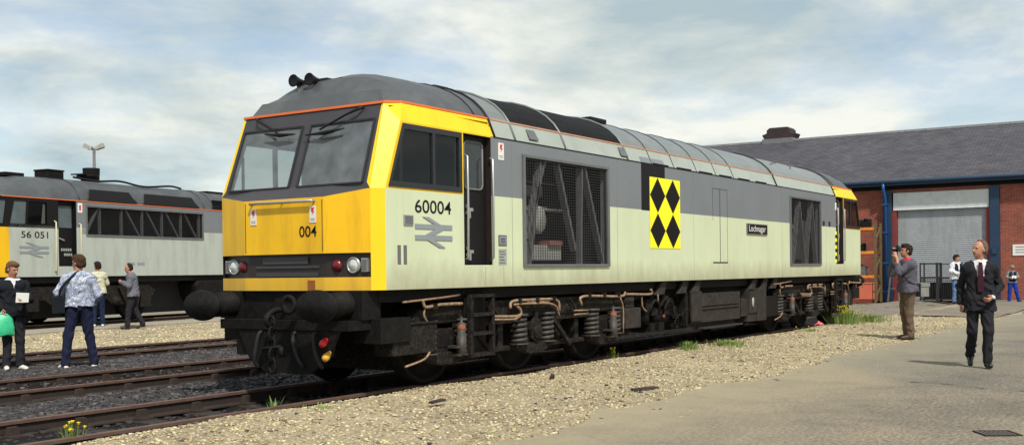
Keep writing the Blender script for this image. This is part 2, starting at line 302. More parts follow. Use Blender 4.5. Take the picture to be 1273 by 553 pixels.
# loose stones
def stones(name, m, n, region, size, sharp=.35, dens=None):
    x0, x1, y0, y1 = region
    X = x0+(x1-x0)*nr.random(n)**(dens or 1); Y = y0+(y1-y0)*nr.random(n)
    Z = ground_h(X, Y); base = np.array([(x, y, z) for x in (-1, 1) for y in (-1, 1) for z in (-1, 1)], float)
    S = size*(.45+nr.random(n)**2*1.3); V = base[None]*np.array([1, .8, .55])*(1+sharp*nr.normal(size=(n, 8, 3)))
    an = nr.random(n)*6.28; ca, sa = np.cos(an)[:, None], np.sin(an)[:, None]
    vx = V[..., 0]*ca-V[..., 1]*sa; vy = V[..., 0]*sa+V[..., 1]*ca
    V = np.stack([vx, vy, V[..., 2]], -1)*S[:, None, None]*.5+np.stack([X, Y, Z+S*.10], -1)[:, None]
    f = np.array([(0,1,3,2),(4,6,7,5),(0,4,5,1),(2,3,7,6),(0,2,6,4),(1,5,7,3)]); F = (f[None]+8*np.arange(n)[:, None, None]).reshape(-1, 4)
    me = bpy.data.meshes.new(name); me.vertices.add(n*8); me.vertices.foreach_set('co', V.reshape(-1)); me.loops.add(len(F)*4); me.loops.foreach_set('vertex_index', F.reshape(-1)); me.polygons.add(len(F)); me.polygons.foreach_set('loop_start', np.arange(len(F))*4)
    for q in m: me.materials.append(M[q])
    me.polygons.foreach_set('material_index', np.repeat(nr.choice(len(m), n, p=None), 6)); me.update(calc_edges=True)
    o = bpy.data.objects.new(name, me); COL.objects.link(o); return o
M['st1'] = mat('pale_stone', (.60, .53, .34), .9, .3, 20); M['st2'] = mat('buff_stone', (.44, .37, .215), .9, .3, 20); M['st3'] = mat('grey_stone', (.28, .25, .20), .9, .3, 20); M['st4'] = mat('brown_stone', (.22, .14, .09), .9, .3, 20)
M['bs1'] = mat('dark_ballast_stone', (.040, .036, .040), .9, .3, 20); M['bs2'] = mat('grey_ballast_stone', (.075, .068, .070), .9, .3, 20); M['bs3'] = mat('black_ballast_stone', (.028, .025, .027), .85, .3, 20); M['bs4'] = mat('pale_ballast_stone', (.11, .10, .098), .9, .3, 20)
tag(stones('gravel_stones', ['st1', 'st2', 'st2', 'st3', 'st2', 'st4', 'st1', 'st2'], 52000, (-7, 24, -4.3, -.86), .0175, dens=1.6), 'loose pale gravel stones beside the near rail', 'gravel', kind='stuff')
tag(stones('gravel_debris', ['st3', 'st4', 'bs1'], 1500, (-6, 24, -4.4, -.9), .026, dens=1.4), 'scattered dark and brown stones lying on the pale gravel', 'stones', kind='stuff')
tag(stones('yard_grit', ['st1', 'st2', 'st3'], 2600, (-7, 30, -6.5, -3.9), .016), 'scattered grit on the worn asphalt beside the gravel', 'grit', kind='stuff')
tag(stones('ballast_stones', ['bs1', 'bs2', 'bs3', 'bs1', 'bs2', 'bs4'], 42000, (-7, 14, .84, 9.6), .034, dens=1.3), 'dark grey ballast stones between the tracks', 'ballast', kind='stuff')
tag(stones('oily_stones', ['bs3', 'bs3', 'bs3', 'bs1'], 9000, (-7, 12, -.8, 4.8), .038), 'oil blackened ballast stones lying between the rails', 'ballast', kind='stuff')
tag(stones('strip_stones', ['st1', 'st2', 'st2', 'st3'], 11000, (-2, 18, 9.65, 15.3), .032), 'pale gravel stones on the strip before the far locomotive', 'gravel', kind='stuff')

# ------------------------------------------------------------------ tracks
def track(label, loc, rz, x0, x1, s0, s1):
    root = empty('railway_track', loc, rz); tag(root, label, 'railway track', 'railway tracks of the yard')
    prof = [(-.07, -.16), (.07, -.16), (.07, -.145), (.012, -.125), (.012, -.045), (.036, -.034), (.036, -.004), (.028, 0), (-.028, 0), (-.036, -.004), (-.036, -.034), (-.012, -.045), (-.012, -.125), (-.07, -.145)]
    for sgn in (-1, 1):
        r = MB(); n = len(prof); vs = [(x, sgn*.7525+y, z) for x in (x0, x1) for y, z in prof]
        for i in range(n): r.add([vs[i], vs[(i+1) % n], vs[n+(i+1) % n], vs[n+i]], [(0, 1, 2, 3)], 1 if prof[i][1] > -.035 and prof[(i+1) % n][1] > -.035 else 0)
        r.build('rail', ['rail', 'railtop'], root)
    sm = None
    for i, x in enumerate(np.arange(s0, s1, .76)):
        if sm is None:
            q = MB(); q.box(-.125, .125, -1.3, 1.3, -.29, -.165); sm = q.build('sleeper', 'sleeper', root, bevel=.012); sm.location.x = x
            cms = []
            for sg in (-1, 1):
                c = MB(); c.box(-.09, .09, sg*.7525-.17, sg*.7525+.17, -.166, -.135)
                for e in (-1, 1): c.prism([(-.07, -.136), (.07, -.136), (.045, -.05), (-.045, -.05)], lambda u, v, t: (u, t, v), sg*.7525+e*.05, sg*.7525+e*.11)
                cms.append(c.build('rail_chair', 'chairiron', sm))
        else:
            s2 = sm.copy(); COL.objects.link(s2); s2.location.x = x
            for cm in cms: c2 = cm.copy(); COL.objects.link(c2); c2.parent = s2
    return root
track('railway track under the big yellow-nosed locomotive', (0, 0, 0), 0, -9, 21, -7.1, 19)
track('empty railway track in front of the man in the patterned jacket', (0, 4.07, 0), 0, -7, 22, -5.3, 14)
track('empty railway track edging the pale gravel strip, behind the patterned jacket', (0, 8.82, 0), 0, -5, 22, -2.2, 14)
# concrete path along the far locomotive's track
A9 = R(9); P56 = Vector((8.583, 16.669, 0)); D56 = Vector((math.cos(A9), math.sin(A9), 0)); N56 = Vector((-D56.y, D56.x, 0))
b = MB()
def l56(s, t, z): return tuple(P56+D56*s+N56*t+Vector((0, 0, z)))
for k in range(14):
    s0 = -12+k*2.4
    vs = [l56(s0+ds, t, z) for ds in (0, 2.385) for t in (-1.15, .35) for z in (-.1, .055+.004*math.sin(k*3))]
    b.add(vs, [(0,1,3,2),(4,6,7,5),(0,4,5,1),(2,3,7,6),(0,2,6,4),(1,5,7,3)])
tag(b.build('concrete_path', 'concrete', bevel=.01), kind='structure')
track('railway track under the far grey locomotive', tuple(P56+N56*1.4+Vector((0, 0, .15))), A9, -12, 18, 100, 100)

# ------------------------------------------------------------------ the main locomotive
LL = 19.22; HW = 1.32
def wire_mat():
    return mat('black_wire_mesh', (.035, .036, .038), .5, .2, 6)
M['redframe2'] = mat('dull_red_cap', (.14, .02, .018), .6); M['joint'] = mat('sheet_joint_grime', (.17, .17, .14), .7, .3, 9); M['wire'] = wire_mat(); M['truss'] = mat('dark_truss_steel', (.13, .13, .132), .6, .2, 4); M['grframe'] = mat('grille_frame_paint', (.12, .125, .13), .5, .15)
M['roofmesh'] = mat('black_roof_grille', (.010, .010, .011), .75, .3, 5, bump=.2, spec=.15)
M['truss2'] = mat('sooty_truss_steel', (.07, .07, .075), .7, .2, 4)
loco = empty('diesel_locomotive', (0, 0, 0))
tag(loco, 'big yellow nosed diesel locomotive numbered 60004 with a black diamond panel on its side', 'locomotive')
XF = [lambda p: p]
def brake_dust(m, z0, z1, amt):
    t = m.node_tree; L = t.links.new; b_ = t.nodes['Principled BSDF']; src = b_.inputs['Base Color'].links[0].from_socket
    tc = N(t, 'ShaderNodeTexCoord'); s_ = N(t, 'ShaderNodeSeparateXYZ'); L(tc.outputs['Object'], s_.inputs[0])
    n_ = N(t, 'ShaderNodeTexNoise', Scale=2.5, Detail=8, Roughness=.7); mp_ = N(t, 'ShaderNodeMapping'); mp_.inputs['Scale'].default_value = (2.0, 2.0, .8); L(tc.outputs['Object'], mp_.inputs[0]); L(mp_.outputs[0], n_.inputs['Vector'])
    a_ = N(t, 'ShaderNodeMath', _operation='MULTIPLY_ADD'); L(n_.outputs[0], a_.inputs[0]); a_.inputs[1].default_value = -.55; L(s_.outputs[2], a_.inputs[2])
    r_ = N(t, 'ShaderNodeMapRange'); L(a_.outputs[0], r_.inputs[0]); r_.inputs[1].default_value = z1-.27; r_.inputs[2].default_value = z0-.27; r_.inputs[4].default_value = amt
    x_ = N(t, 'ShaderNodeMix', _data_type='RGBA'); L(r_.outputs[0], x_.inputs[0]); L(src, x_.inputs[6]); x_.inputs[7].default_value = (.20, .155, .095, 1); L(x_.outputs[2], b_.inputs['Base Color'])
brake_dust(M['white'], 1.20, 1.55, .5); brake_dust(M['yellowfront'], 1.2, 1.7, .3); brake_dust(M['white2'], 1.42, 1.9, .5) if 'white2' in M else None
def bx(mb, name, mats, parent, **k):
    mb.v = [XF[0](v) for v in mb.v]; return mb.build(name, mats, parent, **k)
def rect_hole(mb, f, u0, u1, v0, v1, holes, mi):
    us = sorted({u0, u1, *[min(max(h[i], u0), u1) for h in holes for i in (0, 1)]}); vs = sorted({v0, v1, *[min(max(h[i], v0), v1) for h in holes for i in (2, 3)]})
    for a, b_ in zip(us, us[1:]):
        for c, d in zip(vs, vs[1:]):
            mu, mv = (a+b_)/2, (c+d)/2
            if b_-a < 1e-5 or d-c < 1e-5 or any(h[0] < mu < h[1] and h[2] < mv < h[3] for h in holes): continue
            mb.quad(f(a, c), f(b_, c), f(b_, d), f(a, d), mi=mi)
def arc(cx_, cz_, r, a0, a1, n): return [(cx_+r*math.cos(R(a0+(a1-a0)*i/n)), cz_+r*math.sin(R(a0+(a1-a0)*i/n))) for i in range(n+1)]
ROOF = [(1.22, 3.385), (1.13, 3.51), (1.0, 3.63), (.84, 3.73), (.64, 3.815), (.42, 3.88), (.2, 3.915), (0, 3.925)]
def wsx(z): return -.13+.35*(z-2.36)
def cab(front):
    s_ = 1 if front else 0
    mats = ['white', 'grey', 'yellow', 'yellowfront', 'surround', 'orange', 'recess']
    b = MB(); plan = [(0, -1.32), (-.12, -1.2), (-.28, -.64), (-.28, .64), (-.12, 1.2), (0, 1.32)]; wz = [2.36, 2.36, 2.28, 2.28, 2.36, 2.36]
    for i in range(5):
        (xa, ya), (xb, yb) = plan[i], plan[i+1]; side = i in (0, 4); mi = 2 if side else 3
        if side: b.quad((xa, ya, 1.21), (xb, yb, 1.21), (xb, yb, wz[i+1]), (xa, ya, wz[i]), mi=mi)
        else:
            b.quad((xa, ya, 1.21), (xb, yb, 1.21), (xb, yb, 1.36), (xa, ya, 1.36), mi=mi)
            b.quad((xa, ya, 1.635), (xb, yb, 1.635), (xb, yb, wz[i+1]), (xa, ya, wz[i]), mi=mi)
            for z in (1.36, 1.635): b.quad((xa, ya, z), (xb, yb, z), (xb+.06, yb, z), (xa+.06, ya, z), mi=6)
            b.quad((xa+.06, ya, 1.36), (xb+.06, yb, 1.36), (xb+.06, yb, 1.635), (xa+.06, ya, 1.635), mi=6)
    for y in (-1.2, 1.2): b.quad((-.12, y, 1.36), (-.06, y, 1.36), (-.06, y, 1.635), (-.12, y, 1.635), mi=6)
    # side chamfer pillar up to the stripe, and side sheet with the window opening
    for g in (-1, 1):
        b.quad((-.12, g*1.2, 2.36), (0, g*1.32, 2.36), (.29, g*1.32, 3.15), mi=2); b.quad((-.12, g*1.2, 2.36), (.29, g*1.32, 3.15), (.215, g*1.135, 3.36), mi=2)
        b.quad((.29, g*1.32, 3.15), (.215, g*1.135, 3.36), (.45, g*1.22, 3.385), mi=2); b.quad((.29, g*1.32, 3.15), (.45, g*1.22, 3.385), (2.2, g*1.22, 3.385), (2.2, g*1.32, 3.15), mi=2)
        f = lambda u, v: (u, g*1.32, v)
        rect_hole(b, f, 0, 1.52, 1.21, 2.36, [], 0); rect_hole(b, f, 1.52, 2.13, 1.21, 1.49, [], 0)
        b.quad(f(2.13, 1.21), f(2.2, 1.21), f(2.2, 2.38), f(2.13, 2.38), mi=0); b.quad(f(2.13, 2.38), f(2.2, 2.38), f(2.2, 3.15), f(2.13, 3.15), mi=1)
        o = [(0, 2.36), (.29, 3.15), (1.52, 3.15), (1.52, 2.36)]; h = [(.11, 2.45), (.35, 3.06), (1.42, 3.06), (1.42, 2.45)]
        for i in range(4): b.quad(f(*o[i]), f(*h[i]), f(*h[(i+1) % 4]), f(*o[(i+1) % 4]), mi=2)
        b.quad(f(1.52, 3.13), f(2.13, 3.13), f(2.13, 3.15), f(1.52, 3.15), mi=2)
        # door reveal
        for (xa, za), (xb, zb) in (((1.52, 1.49), (2.13, 1.49)), ((2.13, 1.49), (2.13, 3.13)), ((2.13, 3.13), (1.52, 3.13)), ((1.52, 3.13), (1.52, 1.49))):
            b.quad((xa, g*1.32, za), (xb, g*1.32, zb), (xb, g*1.19, zb), (xa, g*1.19, za), mi=6)
    # windscreen surround
    q = lambda y, z: (wsx(z), y, z)
    for g in (-1, 1):
        b.quad((-.12, g*1.2, 2.36), q(g*1.145, 2.43), q(g*.64, 2.43), (-.28, g*.64, 2.28), mi=4)
        b.quad((-.12, g*1.2, 2.36), q(g*1.145, 2.43), q(g*1.105, 3.36), (.215, g*1.135, 3.36), mi=2)
        b.quad(q(g*1.145, 2.43), q(g*1.08, 2.43), q(g*1.06, 3.18), q(g*1.112, 3.18), mi=4)
        b.quad(q(g*1.112, 3.18), q(g*1.105, 3.36), q(0, 3.36), q(0, 3.18), mi=4); b.quad(q(g*.07, 2.43), q(0, 2.43), q(0, 3.18), q(g*.07, 3.18), mi=4)
    b.quad((-.28, -.64, 2.28), (-.28, .64, 2.28), q(.64, 2.43), q(-.64, 2.43), mi=4)
    b.bar((wsx(3.37)-.012, -1.14, 3.372), (wsx(3.37)-.012, 1.14, 3.372), .02, .028, mi=5)
    for g in (-1, 1): b.bar((.215, g*1.14, 3.375), (.45, g*1.222, 3.392), .014, .026, mi=5); b.bar((.45, g*1.224, 3.392), (2.2, g*1.224, 3.392), .014, .022, mi=5)
    body = bx(b, 'cab', mats, loco, fix=False)
    # inner lining, floor, rear bulkhead
    b = MB()
    for g in (-1, 1):
        f = lambda u, v: (u, g*1.27, v); o = [(.02, 2.30), (.30, 3.2), (1.5, 3.2), (1.5, 2.30)]; h = [(.13, 2.45), (.37, 3.06), (1.40, 3.06), (1.40, 2.45)]
        for i in range(4): b.quad(f(*o[i]), f(*h[i]), f(*h[(i+1) % 4]), f(*o[(i+1) % 4]))
        b.quad(f(0.02, 1.3), f(1.5, 1.3), f(1.5, 2.3), f(.02, 2.3))
    b.quad((2.17, -1.27, 1.3), (2.17, 1.27, 1.3), (2.17, 1.27, 3.3), (2.17, -1.27, 3.3)); b.quad((0, -1.27, 1.5), (2.17, -1.27, 1.5), (2.17, 1.27, 1.5), (0, 1.27, 1.5))
    b.quad((.25, -1.2, 3.33), (2.17, -1.27, 3.33), (2.17, 1.27, 3.33), (.25, 1.2, 3.33))
    b.box(-.02, .42, -1.2, 1.2, 1.95, 2.3, mi=1); b.box(.75, 1.2, -.95, -.55, 1.9, 2.5, mi=1); b.box(.75, 1.2, .55, .95, 1.9, 2.5, mi=1)
    bx(b, 'cab_interior', ['interior', 'surround'], loco, fix=False)
    # windscreens
    for g in (-1, 1):
        b = MB(); b.quad(q(g*.07, 2.43), q(g*1.08, 2.43), q(g*1.06, 3.18), q(g*.07, 3.18)); ws = bx(b, 'windscreen', 'wglass', loco)
        b = MB(); pts = [q(g*.07, 2.43), q(g*1.08, 2.43), q(g*1.06, 3.18), q(g*.07, 3.18)]
        for i in range(4): b.bar(Vector(pts[i])+Vector((-.008, 0, 0)), Vector(pts[(i+1) % 4])+Vector((-.008, 0, 0)), .028, .02)
        bx(b, 'windscreen_seal', 'frame', ws)
    # side windows, doors
    for g in (-1, 1):
        y = g*1.32; b = MB(); h = [(.11, 2.45), (.35, 3.06), (1.42, 3.06), (1.42, 2.45)]; o = [(.055, 2.385), (.325, 3.125), (1.48, 3.125), (1.48, 2.385)]
        for i in range(4):
            P = [o[i], o[(i+1) % 4], h[(i+1) % 4], h[i]]; b.prism(P, lambda u, v, t: (u, t, v), y+g*.012, y-g*.03)
        b.box(.88, .93, y-g*.035, y+g*.012, 2.45, 3.06); b.box(.3, .34, y-g*.035, y-g*.02, 2.45, 2.9)
        w_ = bx(b, 'side_window', 'frame', loco)
        b = MB(); b.quad(*[(u, y-g*.012, v) for u, v in h]); bx(b, 'window_pane', 'sglass', w_)
        b = MB(); b.box(1.525, 2.125, y-g*.08, y-g*.12, 1.495, 3.125)
        ov = []
        for (cx_, cz_, a0) in ((1.97, 2.98, 0), (1.70, 2.98, 90), (1.70, 2.52, 180), (1.97, 2.52, 270)): ov += arc(cx_, cz_, .07, a0, a0+90, 5)
        dr = bx(b, 'cab_door', 'black', loco)
        b = MB(); ring = ov+[ov[0]]; b.tube([(u, y-g*.075, v) for u, v in ring], .014, 6); b.add([(u, y-g*.076, v) for u, v in ov], [tuple(range(len(ov)))]); 
        b.m[-1] = 1; bx(b, 'door_window', ['truss', 'doorglass'], dr)
        for z in (2.19, 1.66):
            b = MB(); b.box(1.66, 1.80, y-g*.075, y-g*.055, z-.02, z+.02); b.box(1.70, 1.74, y-g*.075, y-g*.05, z-.11, z+.02); b.box(1.66, 1.70, y-g*.075, y-g*.05, z-.06, z+.06); bx(b, 'door_handle', 'steel', dr)
        for x in (1.545, 2.105):
            b = MB(); b.tube([(x, y, 1.56), (x, y+g*.045, 1.58), (x, y+g*.05, 2.2), (x, y+g*.045, 2.84), (x, y, 2.86)], .014, 8); bx(b, 'handrail', 'steel', loco)
    # roof dome
    secs = [(.215, [(1.135, 3.38), (1.0, 3.382), (.88, 3.383), (.72, 3.384), (.54, 3.385), (.36, 3.386), (.18, 3.386), (0, 3.386)]),
            (.36, [(1.185, 3.384), (.97, 3.553), (.86, 3.556), (.70, 3.56), (.53, 3.563), (.35, 3.565), (.18, 3.567), (0, 3.567)]),
            (.60, [(1.215, 3.385), (1.04, 3.575), (.93, 3.645), (.77, 3.71), (.58, 3.765), (.38, 3.79), (.19, 3.80), (0, 3.805)]),
            (.95, [(1.22, 3.385), (1.12, 3.52), (.99, 3.635), (.83, 3.735), (.63, 3.815), (.41, 3.87), (.2, 3.90), (0, 3.91)]),
            (1.5, ROOF), (2.2, ROOF)]
    b = MB(); rings = [[(x, -y, z) for y, z in P]+[(x, y, z) for y, z in P[-2::-1]] for x, P in secs]; n = len(rings[0])
    b.add([v for r in rings for v in r], [(i*n+k, i*n+k+1, (i+1)*n+k+1, (i+1)*n+k) for i in range(len(rings)-1) for k in range(n-1)], 0, False)
    b.sm = [i >= 2*(n-1) for i in range(len(b.f))]
    for k in range(n-1):
        pass
    bx(b, 'cab_roof', 'roofdark', loco)
    b = MB(); b.tube([(1.93, y*sg, z+.004) for sg, P in ((-1, ROOF), (1, ROOF[-2::-1])) for y, z in P], .009, 5); bx(b, 'roof_seam', 'black', loco)
    # lights in the recess band
    for g in (-1, 1):
        fx = lambda y: -.28+(max(abs(y)-.64, 0)/.56)*.16+.06
        y = g*.965; x = fx(y); b = MB(); b.lathe((x, y, 1.495), (-1, 0, 0), [(0, .092), (.035, .092), (.035, .078), (.02, .076)], 24, 0); b.lathe((x-.02, y, 1.495), (-1, 0, 0), [(0, .078), (.018, .055), (.024, 0)], 24, 1)
        bx(b, 'headlight', ['steel', 'lens'], loco)
        y = g*.76; x = fx(y); b = MB(); b.lathe((x, y, 1.495), (-1, 0, 0), [(0, .07), (.03, .066), (.045, .03), (.047, 0)], 20, 0); bx(b, 'tail_light', 'redlens', loco)
        y = g*1.105; x = fx(y)-.015; b = MB(); b.box(x-.02, x+.02, y-.045, y+.045, 1.42, 1.575); b.box(x-.026, x-.02, y-.032, y+.032, 1.435, 1.56, mi=1); bx(b, 'marker_light', ['steel', 'grframe'], loco)
    b = MB(); b.box(-.235, -.20, -.52, .5, 1.47, 1.50); b.box(-.24, -.21, -.35, .38, 1.52, 1.60); b.box(-.232, -.20, -.5, .5, 1.375, 1.42); bx(b, 'recess_panel', 'surround', loco)
    # silver handrail across the nose + wipers
    b = MB(); b.tube([(-.28, .50, 2.235), (-.325, .50, 2.24), (-.325, -.50, 2.24), (-.28, -.50, 2.235)], .017, 8)
    b.tube([(-.28, 0, 2.235), (-.325, 0, 2.24)], .01, 6); bx(b, 'nose_handrail', 'steel', loco)
    for nm, arm, bl in (('wiper', [(.19, -.86, 3.335), (.135, -.82, 3.31), (.11, -.65, 3.255), (.06, -.36, 3.13), (.04, -.30, 3.10)], [(.05, -.06, 3.055), (.045, -.4, 3.058), (.06, -.67, 3.09)]),
                        ('wiper', [(.19, .87, 3.34), (.14, .84, 3.315), (.08, .46, 3.14), (.05, .40, 3.11)], [(.06, .62, 3.12), (.045, .35, 3.085), (.045, .10, 3.08)])):
        b = MB(); b.tube(arm, [.02, .018, .013, .012, .012][:len(arm)], 6); b.tube(bl, [.008, .026, .008], 6); bx(b, nm, 'black', loco)
    # nose door outline and tow-rope notch
    b = MB(); 
    for y in (-.62, .62): b.box(-.2835, -.279, y-.004, y+.004, 1.66, 2.25)
    bx(b, 'nose_panel_joint', 'recess', loco)
    return body
M['doorglass'] = mat('dark_door_glass', (.03, .035, .035), .08, .2, 8)
cab(True)
XF[0] = lambda p: (LL-p[0], -p[1], p[2])
cab(False)
XF[0] = lambda p: p
# yellow tow notch, warning plates, numbers and emblem on the front cab
b = MB(); b.box(-.2845, -.279, -.50, -.385, 1.215, 1.33); b.build('lifting_notch', mat('notch_brown', (.28, .09, .01), .6), loco)
def flash_label(name, o, rz, w_, h):
    """white plate with the red lightning arrow; o = lower left, faces -Y turned by rz"""
    r = MB(); r.box(0, w_, -.003, .001, 0, h)
    zz_ = [(.30, .86), (.78, .90), (.60, .66), (.80, .66), (.36, .38), (.50, .60), (.28, .60)]
    r.prism([(u*w_, .42*h+(v-.38)*h*.98) for u, v in zz_], lambda u, v, t: (u, t, v), -.0045, -.0031, 1)
    for k in range(2): r.box(.15*w_, .85*w_, -.0045, -.0031, (.12+.10*k)*h, (.16+.10*k)*h, 2)
    ob = r.build(name, ['labelwhite', 'redpaint', 'logogrey'], loco); ob.location = o; ob.rotation_euler = (0, 0, rz); return ob
flash_label('warning_label', (-.284, .53, 1.99), R(-90), .10, .19); flash_label('warning_label', (-.284, -.43, 1.99), R(-90), .10, .19)
flash_label('warning_label', (2.30, -1.322, 2.86), 0, .13, .22)
M['ink'] = mat('black_lettering', (.006, .005, .005), .65, spec=.2)
text_mesh('front_number', '004', 'ink', loco, (-.2835, -.265, 1.83), R(90), R(-90), .27, .125)
text_mesh('side_number', '60004', 'ink', loco, (.535, -1.323, 2.105), R(90), 0, .71, .155)
def emblem(parent, x0, x1, z0, z1, y, name='double_arrow_emblem'):
    w_, h = x1-x0, z1-z0; g = lambda u, v: (x0+u*w_, z0+v*h); b = MB(); f = lambda u, v, t: (u, t, v)
    for k, poly in enumerate([[(0, .60), (1, .60), (1, .76), (0, .76)], [(0, .24), (1, .24), (1, .40), (0, .40)],
        [(.20, 1.0), (.36, 1.0), (.70, .74), (.54, .74)], [(.54, .61), (.76, .61), (.46, .39), (.24, .39)], [(.30, .26), (.46, .26), (.80, 0), (.64, 0)]]):
        b.prism([g(u, v) for u, v in poly], f, y-.008-.0006*k, y, 0)
    return b.build(name, 'logogrey', parent)
emblem(loco, .53, 1.26, 1.70, 2.06, -1.321)
b = MB(); b.box(.32, .49, -1.335, -1.32, 1.955, 2.07)
for k in range(4): b.box(.335, .475, -1.34, -1.335, 1.972+k*.024, 1.984+k*.024, 1)
b.build('side_vent', ['logogrey', 'grframe'], loco)
for x in (.235, .345): b = MB(); b.box(x-.03, x+.03, -1.3235, -1.30, 1.50, 1.72); b.build('step_slot', 'grframe', loco)
b = MB(); b.box(2.28, 2.47, -1.328, -1.319, 1.74, 1.88); b.box(2.30, 2.45, -1.331, -1.328, 1.76, 1.86, 1)
for k in range(3): b.box(2.32, 2.43, -1.3325, -1.331, 1.777+k*.025, 1.788+k*.025, 2)
b.build('depot_plate', ['grframe', 'logogrey', 'ink'], loco)
b = MB(); b.box(2.28, 2.47, -1.3235, -1.319, 1.49, 1.70)
for k in range(5): b.box(2.295+.01*(k % 2), 2.44-.02*(k % 3), -1.325, -1.3235, 1.515+k*.036, 1.524+k*.036, 1)
b.build('data_panel', ['labelwhite' if False else 'cantrail', 'ink'], loco)
# centre body
GR = [(2.90, 5.30, 1.50, 2.94), (13.72, 15.85, 1.50, 2.94)]
b = MB(); X0, X1 = 2.2, LL-2.2
for g in (-1, 1):
    f = lambda u, v: (u, g*HW, v); H_ = GR if g < 0 else []
    rect_hole(b, f, X0, X1, 1.21, 2.38, H_, 0); rect_hole(b, f, X0, X1, 2.38, 3.15, H_, 1)
    b.quad((X0, g*1.32, 3.15), (X1, g*1.32, 3.15), (X1, g*1.22, 3.385), (X0, g*1.22, 3.385), mi=2)
    for h in H_:
        for (xa, za), (xb, zb) in (((h[0], h[2]), (h[1], h[2])), ((h[1], h[2]), (h[1], h[3])), ((h[1], h[3]), (h[0], h[3])), ((h[0], h[3]), (h[0], h[2]))):
            b.quad((xa, g*1.32, za), (xb, g*1.32, zb), (xb, g*1.2, zb), (xa, g*1.2, za), mi=1)
b.quad((0, -1.32, 1.212), (LL, -1.32, 1.212), (LL, 1.32, 1.212), (0, 1.32, 1.212), mi=3)
b.build('body_side', ['white', 'grey', 'cantrail', 'black'], loco, fix=False)
for x in (2.62, 5.62, 8.55, 13.2, 16.3):
    b = MB(); b.box(x-.0025, x+.0025, -1.3215, -1.3195, 1.22, 3.13); b.build('sheet_joint', 'joint', loco)
b = MB(); P = [(-y, z) for y, z in ROOF]+[(y, z) for y, z in ROOF[-2::-1]]
xs = [2.2, 2.70, 6.02, X1]; n = len(P)
for i in range(3):
    for k in range(n-1):
        dark = i == 1 and P[k][1] >= 3.38
        b.add([(x, *P[j]) for x in (xs[i], xs[i+1]) for j in (k, k+1)], [(0, 1, 3, 2)], 1 if dark else 0, True)
b.build('roof', ['roofgrey', 'roofmesh'], loco)
def roof_arc(x, r, m, name, dz=.004):
    b = MB(); b.tube([(x, y, z+dz) for y, z in [(-1.322, 3.14)]+P+[(1.322, 3.14)]], r, 5); b.build(name, m, loco)
for x in (2.21, 12.87, LL-2.2): roof_arc(x, .022, 'black', 'roof_seam')
for x in (6.86, 7.74, 8.7, 9.59, 10.47): roof_arc(x, .008, 'black', 'roof_seam')
for x in (2.71, 4.04, 6.0): roof_arc(x, .018, 'roofgrey', 'roof_rib', .012)
for x in (5.9, 3.2):
    b = MB(); b.prism([(x-.12, 0), (x+.12, 0), (x+.10, 1), (x-.10, 1)], lambda u, v, t: (u, -1.3-t+.07*0-.0-(-.075)*v-.02, 3.20+.14*v), 0, .006); b.build('roof_grab_recess', 'grframe', loco)
b = MB()
for g in (-1, 1): b.bar((.0+2.2, g*1.224, 3.392), (X1, g*1.224, 3.392), .012, .020)
b.build('orange_roof_line', mat('faded_orange_line', (.55, .27, .17), .5, .15), loco)
b = MB()
for g in (-1, 1): b.box(X0, X1, g*1.32-.006, g*1.32+.006, 3.135, 3.15)
for k in range(6): b.box(6.9+k*.95, 7.5+k*.95, -1.332, -1.32, 3.15, 3.17)
b.build('cantrail_gutter', 'black', loco)
for (x0, x1, w_) in ((13.6, 14.6, .5), (14.9, 15.6, .45)):
    b = MB(); b.add([(x0, -.95, 3.672), (x1, -.72, 3.79), (x0, -.55, 3.835)], [(0, 1, 2)]); b.build('roof_hatch_opening', 'black', loco)
b = MB(); b.box(2.3, 2.62, -.30, .30, 3.90, 3.945); b.build('roof_walkway', 'roofdark', loco, bevel=.01)
b = MB(); b.box(6.2, 6.75, -.55, -.2, 3.86, 3.93); b.build('roof_hatch', 'black', loco, bevel=.01)
for x, z0, z1 in ((1.98, 1.215, 1.47), (2.40, 1.215, 1.475)): b = MB(); b.box(x-.004, x+.004, -1.3225, -1.3195, z0, z1); b.build('rust_run', mat('rust_run', (.36, .29, .17), .6, .3, 20), loco)
